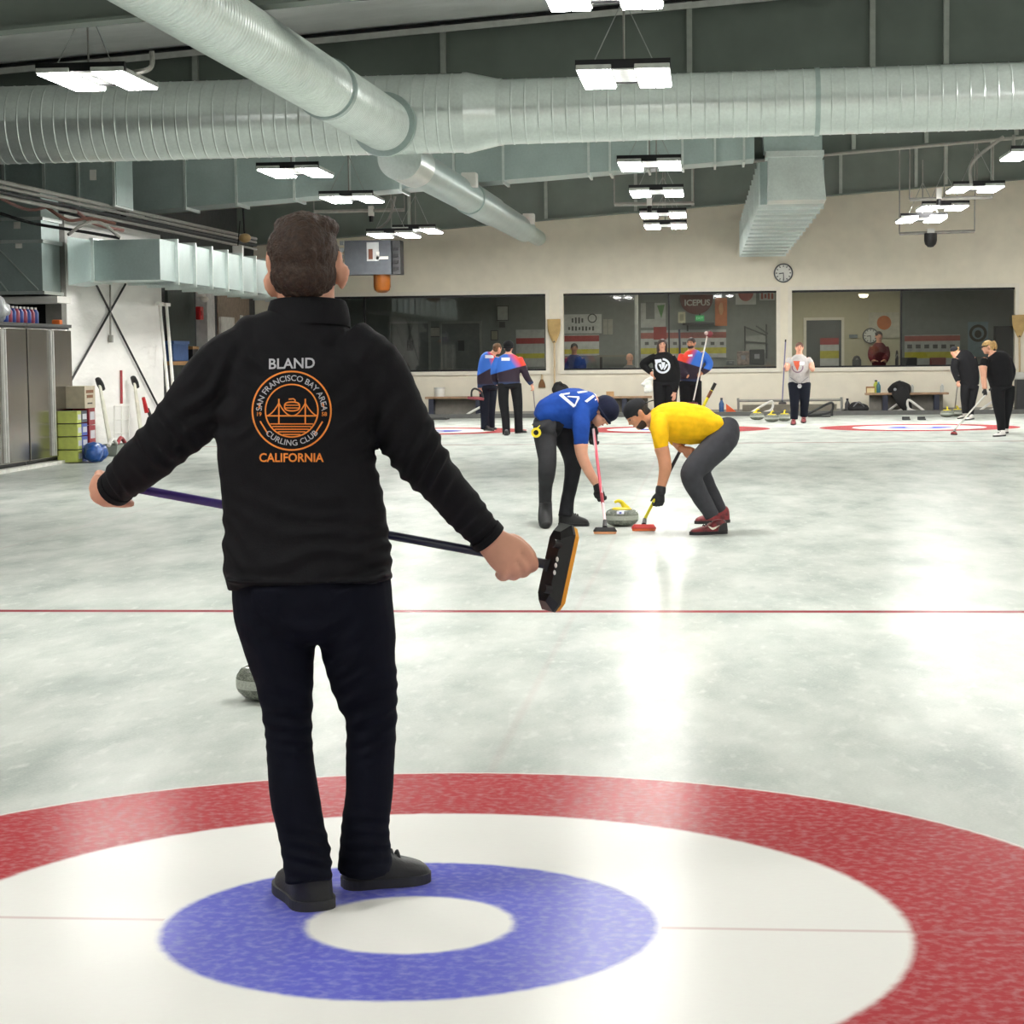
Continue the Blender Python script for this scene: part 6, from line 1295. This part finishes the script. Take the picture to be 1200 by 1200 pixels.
p3 = far('woman in black hoodie with white emblem standing with one hand on her hip', (777, 506), [(780, 448, 15, 0, .14), (780, 438, 14.5, 0, .14), (778, 427, 13, 0, .14), (777, 418, 12, 0, .12), (776.5, 413, 6.5, 0, .08)],
    [[(768, 418, 4.6, 0, .065), (760, 422, 4.6, 0, .06), (753.5, 427, 4.4, .02, .06), (758, 432, 4, -.02, .05), (763.5, 437, 3.2, -.1, .04)], [(787, 418, 4.6, 0, .065), (791.5, 428, 4.6, 0, .06), (793.5, 440, 4.2, 0, .055), (792, 452, 3.8, -.08, .045), (790.5, 460, 3.1, -.1, .04)]],
    [[(773, 448, 8, 0, .12), (772.5, 470, 6.6, 0, .09), (772, 490, 5.2, 0, .07), (772, 504, 5, 0, .07)], [(787, 448, 8, 0, .12), (786.5, 470, 6.6, 0, .09), (786, 490, 5.2, 0, .07), (786, 504, 5, 0, .07)]],
    dict(c=(776, 404.5), h=.235, crown=(.02, 1, 0), face=(-.05, -.05, -1), hair=mat('dark_brown_hair', (50, 32, 26), .6, var=.3, scale=30), style='long'), cloth('black_hoodie', (17, 17, 19)), BLK, SHOEB, hands=[((763.5, 437), -.1, (.3, -1, -.1), (.8, 0, .5), (0, 0, 1), .5), ((790.5, 460), -.1, (-.1, -1, -.1), (-.3, 0, .95), (-1, 0, 0), .25)], shoes=[((772, 505), (771, 509)), ((786, 505), (787, 509))], sleeves=(99, 99))
bvx = BVHTree.FromObject(p3.top, bpy.context.evaluated_depsgraph_get())
q = []
for k in range(18):
    a0, a1 = [math.radians(150+k*300/18), math.radians(150+(k+1)*300/18)]; P8 = lambda a, r: (776.6+r*math.cos(a), 428.8-r*math.sin(a)); q.append((P8(a0, 9), P8(a1, 9), P8(a1, 6.6), P8(a0, 6.6)))
q += [((767.3, 421.5), (775, 420.8), (775.5, 424.5), (768, 426)), ((771.6, 427), (774.5, 426.3), (776, 433), (775, 433.5)), ((775, 424.5), (779.5, 424.5), (778.6, 430), (776, 433)), ((780.5, 426.5), (783, 427), (779, 433.5), (777.5, 433))]
poly_on(bvx, p3.top, q, p3.d, 'hoodie_emblem', PW, p3.top, 2)
o = thing('white_cloth', 'crumpled white cloth held at the hip of the woman in the black hoodie', 'cloth', p3.P((758, 453), -.12)); 
mb = MB(); mb.tube([(p3.P((763.5, 442), -.14), .03, .02), (p3.P((759, 450), -.14), .09, .03), (p3.P((760, 459), -.14), .08, .03)], 12, 4, hint=FW, dome=.5); mb.tube([(p3.P((756, 449), -.16), .05, .02), (p3.P((752, 451), -.16), .02, .02)], 8, 2, hint=FW, dome=.6)
remesh(mb, 'cloth_fold', mat('towel_white', (228, 230, 224), .8), o, .012, 2, (.02, 9, (1, 1, 1)))
p4 = far('bearded man in blue jersey behind the hoodie woman, holding a white broom', (812, 504), [(808, 447, 12.5, 0, .14), (809, 438, 12.5, 0, .14), (810, 427, 13.5, 0, .15), (811, 418, 13.5, 0, .13), (810, 411, 7, 0, .08)],
    [[(822, 414, 4.8, 0, .07), (828, 420, 4.8, .0, .06), (831.5, 427, 4.4, .0, .055), (828, 433, 4, -.05, .05), (822.5, 437, 3.2, -.1, .04)], [(800, 416, 4.8, 0, .07), (797.5, 426, 4.6, -.03, .06), (799, 436, 4.2, -.1, .05), (806, 441, 3.3, -.2, .04)]],
    [[(803, 447, 7.5, 0, .12), (803, 468, 6.4, 0, .09), (803, 488, 5.2, 0, .07), (803, 502, 5, 0, .07)], [(815, 447, 7.5, 0, .12), (816, 468, 6.4, 0, .09), (817, 488, 5.2, 0, .07), (817, 502, 5, 0, .07)]],
    dict(c=(810, 402.5), h=.225, crown=(.02, 1, 0), face=(-.45, -.08, -.9), hair=HD, style='short'), TEAM2, BLK, SHOEB, skin=SKIN2, hands=[((822.5, 437), -.1, (-.7, -.5, -.2), (0, -.3, 1), (0, 1, 0), .9)], shoes=[((803, 503), (802, 506)), ((817, 503), (818, 506))])
mb = MB(); Mx, Ex = p4.hm[0], p4.hm[1]; Ex(mb, (0, -.10, -.28), (.27, .275, .25)); remesh(mb, 'beard', HD, p4.root, .011, 2)
bvx = BVHTree.FromObject(p4.top, bpy.context.evaluated_depsgraph_get()); poly_on(bvx, p4.top, [((806, 416), (811.5, 415), (811.5, 417.5), (806.5, 418))], p4.d, 'chest_patch', PW, p4.top, 3)
broom('white curling broom with dark red ends held by the bearded man', p4.P((829.5, 390), -.2), p4.P((812.8, 469), -.2), mat('shaft_white', (232, 230, 222), .4), p4.P((812, 472.5), -.2), CAMX, -CAMU, mat('head_maroon', (96, 34, 40), .5), mat('pad_pale', (206, 180, 176), .6), .2, .014)
o = thing('broom_cover', 'dark red broom head at the top of the bearded man\'s white shaft', 'broom head', p4.P((830.5, 393), -.24)); MB().ell(p4.P((831.5, 391.5), -.26), CAMX*.065, CAMF*.05, CAMU*.06).build('red_pad', mat('head_maroon2', (110, 30, 40), .5), o); MB().ell(p4.P((827.8, 390.5), -.28), CAMX*.04, CAMF*.04, CAMU*.035).build('pale_edge', mat('pad_pale', (206, 180, 176), .6), o)
one(MB().tube([(p4.P((796, 386), .3), .02), (p4.P((796.6, 404), .3), .02), (p4.P((796.5, 444), .3), .022)], 8, 0), 'upright_shaft', mat('shaft_navy', (26, 28, 46), .4), 'dark upright shaft between the hoodie woman and the bearded man', 'shaft')
p5 = far('woman in light grey T-shirt and navy trousers walking towards the camera', (935, 496), [(936.5, 449, 12.8, 0, .15), (936.5, 440, 12.3, 0, .15), (936.5, 430, 12.2, 0, .15), (936.5, 422, 11.4, 0, .12), (936.5, 416, 5.5, 0, .08)],
    [[(927, 421, 4.5, 0, .07), (923.5, 427, 4.2, -.03, .06), (921.5, 432, 3.6, -.08, .045), (919.5, 432, 3, -.22, .04)], [(946, 421, 4.5, 0, .07), (950, 426, 4.2, -.02, .06), (951.5, 432, 3.4, -.1, .045), (951.5, 433, 3, -.25, .04)]],
    [[(930.5, 449, 7.4, 0, .13), (931, 466, 6, -.05, .095), (931, 482, 4.8, -.02, .075), (930.5, 491, 4.6, 0, .07)], [(943, 449, 7.4, 0, .13), (943, 466, 6, .0, .095), (942.5, 480, 4.8, .1, .075), (942, 488, 4.6, .15, .07)]],
    dict(c=(936.8, 407.5), h=.225, crown=(0, 1, 0), face=(-.12, -.1, -1), hair=mat('brown_hair_mid', (84, 52, 40), .7, var=.3, scale=30), style='short'), cloth('grey_tshirt', (176, 174, 172)), NAVY, mat('maroon_shoe', (122, 34, 44), .6), sleeves=(1, 1), hands=[((919.5, 431.5), -.22, (.0, .5, -.8), (.8, 0, .3), (0, 1, 0), .9), ((951.5, 433), -.25, (-.1, .3, -.9), (-.8, 0, .3), (0, 1, 0), .8)], shoes=[((930, 494.5), (929.5, 498.5)), ((942, 491), (941.5, 496))])
bvx = BVHTree.FromObject(p5.top, bpy.context.evaluated_depsgraph_get())
P8 = lambda a, r: (934.6+r*math.cos(a), 430-r*math.sin(a)); q = []
for k in range(12):
    a0, a1 = math.radians(170+k*200/12), math.radians(170+(k+1)*200/12); q.append((P8(a0, 7), P8(a1, 7), P8(a1, 5.6), P8(a0, 5.6)))
poly_on(bvx, p5.top, q, p5.d, 'shirt_ring', mat('print_mauve', (122, 96, 112), .7), p5.top, 2)
poly_on(bvx, p5.top, [((929.5, 423), (937.5, 423), (937, 428), (931, 428)), ((931, 428), (937, 428), (935, 434), (934, 434))], p5.d, 'shirt_crest', mat('print_rust', (196, 84, 52), .7), p5.top, 3)
poly_on(bvx, p5.top, [((937, 424), (942.5, 424), (942.5, 427.5), (936.5, 427.5))], p5.d, 'name_sticker', PW, p5.top, 3)
o = thing('waist_badge', 'round grey badge hanging on a lanyard at the waist of the grey-shirt woman', 'badge', p5.P((937, 452.5), -.2)); MB().ell(p5.P((937, 452.5), -.19), CAMX*.045, CAMF*.015, CAMU*.045).build('badge_disc', mat('badge_pale', (176, 178, 180), .5), o)
for sx in (-11, 10): MB().tube([(p5.P((936.8, 450.5), -.19), .007), (p5.P((936.8+sx*.55, 445.5), -.195), .007), (p5.P((936.8+sx, 442), -.16), .007)], 5, 2).build('lanyard_cord', mat('cord_grey', (120, 120, 124), .6), o)
broom('purple and grey curling broom held upright by the grey-shirt woman', p5.P((920.6, 399), -.27), p5.P((916.8, 469), -.22), mat('shaft_purple', (104, 100, 132), .45), p5.P((917, 472), -.22), CAMX, -CAMU, BLACK, mat('pad_dark', (60, 54, 54), .6), .16, .014)
p6 = far('woman in black with black cap bending forward over a grey-shafted broom', (1134, 491), [(1137, 452, 10.5, 0, .13), (1135, 440, 13, 0, .14), (1131, 428, 14, 0, .15), (1127, 420, 13, 0, .14), (1122, 415.5, 7, 0, .09)],
    [[(1120, 421, 4.6, -.1, .065), (1118, 431, 4.5, -.16, .06), (1120.5, 440, 4, -.2, .05), (1123, 447, 3.2, -.25, .04)], [(1140, 420, 4.6, .1, .065), (1142, 430, 4.6, .12, .06), (1138, 438, 4, .0, .05)]],
    [[(1132, 452, 6.6, 0, .11), (1130.5, 464, 5.2, -.04, .085), (1130.5, 475, 4, 0, .065), (1131, 484, 3.6, 0, .055)], [(1141, 452, 6.6, 0, .11), (1139.5, 466, 5, .0, .085), (1138, 478, 4, .04, .065), (1137.5, 487, 3.6, .04, .055)]],
    dict(c=(1118.5, 412.5), h=.21, crown=(-.25, .95, -.1), face=(-.8, -.6, -.3), hair=HBLO, style='bun', cap=None), cloth('black_top', (20, 20, 23)), BLK, mat('white_shoe', (222, 220, 216), .6), hands=[((1123, 447.5), -.25, (.1, -1, 0), (.2, 0, .9), (-1, 0, 0), .9)], shoes=[((1134, 488), (1123, 491)), ((1140, 491), (1132, 492.5))])
mb = MB(); Mx, Ex = p6.hm[0], p6.hm[1]; Ex(mb, (0, .03, .24), (.385, .44, .34)); remesh(mb, 'cap', cloth('black_cap', (34, 34, 38)), p6.root, .011, 2)
q_ = G(1118.5, 487.5); q_.z = .09; broom('grey-shafted curling broom of the bending woman in black', p6.P((1123.5, 440), -.27), q_, GRB, q_-V((0, 0, .06)), V((1, 0, 0)), V((0, 0, -1)), BLACK, mat('pad_dark', (60, 54, 54), .6), .16, .013)
p7 = far('woman in black with blond ponytail and visor leaning on a white broom', (1174, 508), [(1173, 453, 13, 0, .15), (1172, 441, 15.5, 0, .16), (1169.5, 430, 17, 0, .17), (1167, 421, 15.5, 0, .15), (1163, 415, 7.5, 0, .09)],
    [[(1154, 421, 5, -.1, .07), (1152, 430, 5, -.14, .065), (1152.5, 438, 4, -.18, .05), (1153, 447, 3.4, -.22, .042), (1154, 455, 3, -.25, .04)], [(1180, 421, 5.4, .1, .07), (1185.5, 434, 5, .12, .065), (1184, 445, 4, .0, .05)]],
    [[(1169, 453, 9, 0, .13), (1170, 472, 7.4, 0, .1), (1172.5, 490, 5.6, 0, .075), (1173.5, 504, 4.8, 0, .065)], [(1181, 453, 8.6, .1, .13), (1181, 472, 7, .1, .1), (1178.5, 490, 5.2, .12, .075), (1177.5, 502, 4.6, .12, .065)]],
    dict(c=(1157, 407), h=.23, crown=(-.2, .97, 0), face=(-.85, -.45, .1), hair=HBLO, style='pony'), cloth('black_top', (20, 20, 23)), BLK, mat('white_shoe', (222, 220, 216), .6), sleeves=(1, 99), hands=[((1154, 456), -.25, (.1, -1, 0), (.2, 0, .9), (-1, 0, 0), .9)], shoes=[((1177, 511), (1165, 512)), ((1180, 507.5), (1172, 508))], glove=GLV)
mb = MB(); Mx, Ex = p7.hm[0], p7.hm[1]; Ex(mb, (0, .03, .12), (.375, .445, .13)); Ex(mb, (0, -.45, .12), (.28, .2, .03)); remesh(mb, 'visor', cloth('black_cap', (34, 34, 38)), p7.root, .011, 2)
q_ = G(1119, 508.5); q_.z = .08; broom('white-shafted curling broom of the blond woman with red head on the ice', p7.P((1160.5, 456), -.27), q_, mat('shaft_white', (232, 230, 222), .4), G(1118, 510)+V((0, 0, .035)), (CAMX*.6+CAMF*.8), V((0, 0, -1)), mat('head_red2', (150, 44, 48), .5), mat('pad_dark', (60, 54, 54), .6), .16, .014)
# ---------------------------------------------------------------- spectators in the viewing room
def seated(label, px, py_head, Y, hw, topm, hairm, h=.24, crown=(0, 1, 0), face=(.1, -.1, -1), style='short', skin=SKIN, armdir=1):
    c = at(px, py_head, Y); d = depth(c); f = Fig.__new__(Fig); f.d, f.S, f.vox = d, d/F, .015
    f.root = thing('person', label, 'person', V((c.x, Y, .01))); f.body = MB(); k = hw/12
    T_ = [(px, py_head+40, 11*k, 0, .14), (px, py_head+26, 11*k, 0, .13), (px, py_head+16, 12*k, 0, .13), (px, py_head+11, 10*k, 0, .1), (px, py_head+8, 5, 0, .07)]
    arms = [[(px-10*k, py_head+13, 4, 0, .06), (px-12.5*k, py_head+22, 4, -.05, .055), (px-9*k, py_head+29, 3.5, -.22, .05)], [(px+10*k, py_head+13, 4, 0, .06), (px+12.5*k, py_head+22, 4, -.05, .055), (px+9*k, py_head+29, 3.5, -.22, .05)]]
    lg = [[(px-5*k, py_head+40, 6, 0, .09), (px-6*k, py_head+42, 5, -.35, .08), (px-6*k, py_head+54, 4, -.4, .06), (px-6*k, py_head+62, 3.5, -.4, .05)], [(px+5*k, py_head+40, 6, 0, .09), (px+6*k, py_head+42, 5, -.35, .08), (px+6*k, py_head+54, 4, -.4, .06), (px+6*k, py_head+62, 3.5, -.4, .05)]]
    for a in arms+lg: f.tube(f.body, a, .82)
    f.tube(f.body, T_, .85); f.tube(f.body, [(px, py_head+9, 3, 0, .055), (px, py_head+2, 3, 0, .055)], 1)
    f.head((px, py_head), h, crown, face, hairm, style, skin)
    for sgn, a in ((1, arms[0]), (-1, arms[1])): f.hand(f.P(a[-1], -.22), cv((sgn*.6, .1, -.7)), cv((0, -1, 0)), cv((sgn, 0, -.3)), .17, .4)
    f.skin(skin, .012, 2); f.garment('top', [T_]+arms, topm, .015, 3); f.garment('trousers', lg, BLK, .015, 3)
    b = V((c.x, Y+.05, .01)); o = thing('bar_stool', 'dark stool under the '+label.split(' seated')[0], 'stool', b, 'stools in the viewing room'); z = f.P((px, py_head+46.5)).z
    MB().lathe([(.17, z-.05), (.18, z-.03), (.17, z), (0, z)], b, 18).build('seat', BLACK, o)
    for a in range(4): MB().tube([(b+V((.1*math.cos(a*PI/2), .1*math.sin(a*PI/2), z-.05)), .015), (b+V((.17*math.cos(a*PI/2), .17*math.sin(a*PI/2), 0)), .015)], 6, 0).build('leg', STEEL, o)
seated('dark-haired spectator in blue jacket seated at the left of the middle window', 673, 408, YB+.9, 10, cloth('blue_jacket', (40, 60, 120)), HBL, skin=SKIN2)
seated('bald spectator in grey seated beside the pale pole in the middle window', 738, 420, YB+1.1, 9, cloth('grey_jumper', (112, 112, 112)), SKIN, .23)
seated('spectator in dark red top seated in front of the inner wall clock', 1030, 394, YB+1.5, 9, cloth('dark_red_top', (92, 26, 34)), HD, .24)
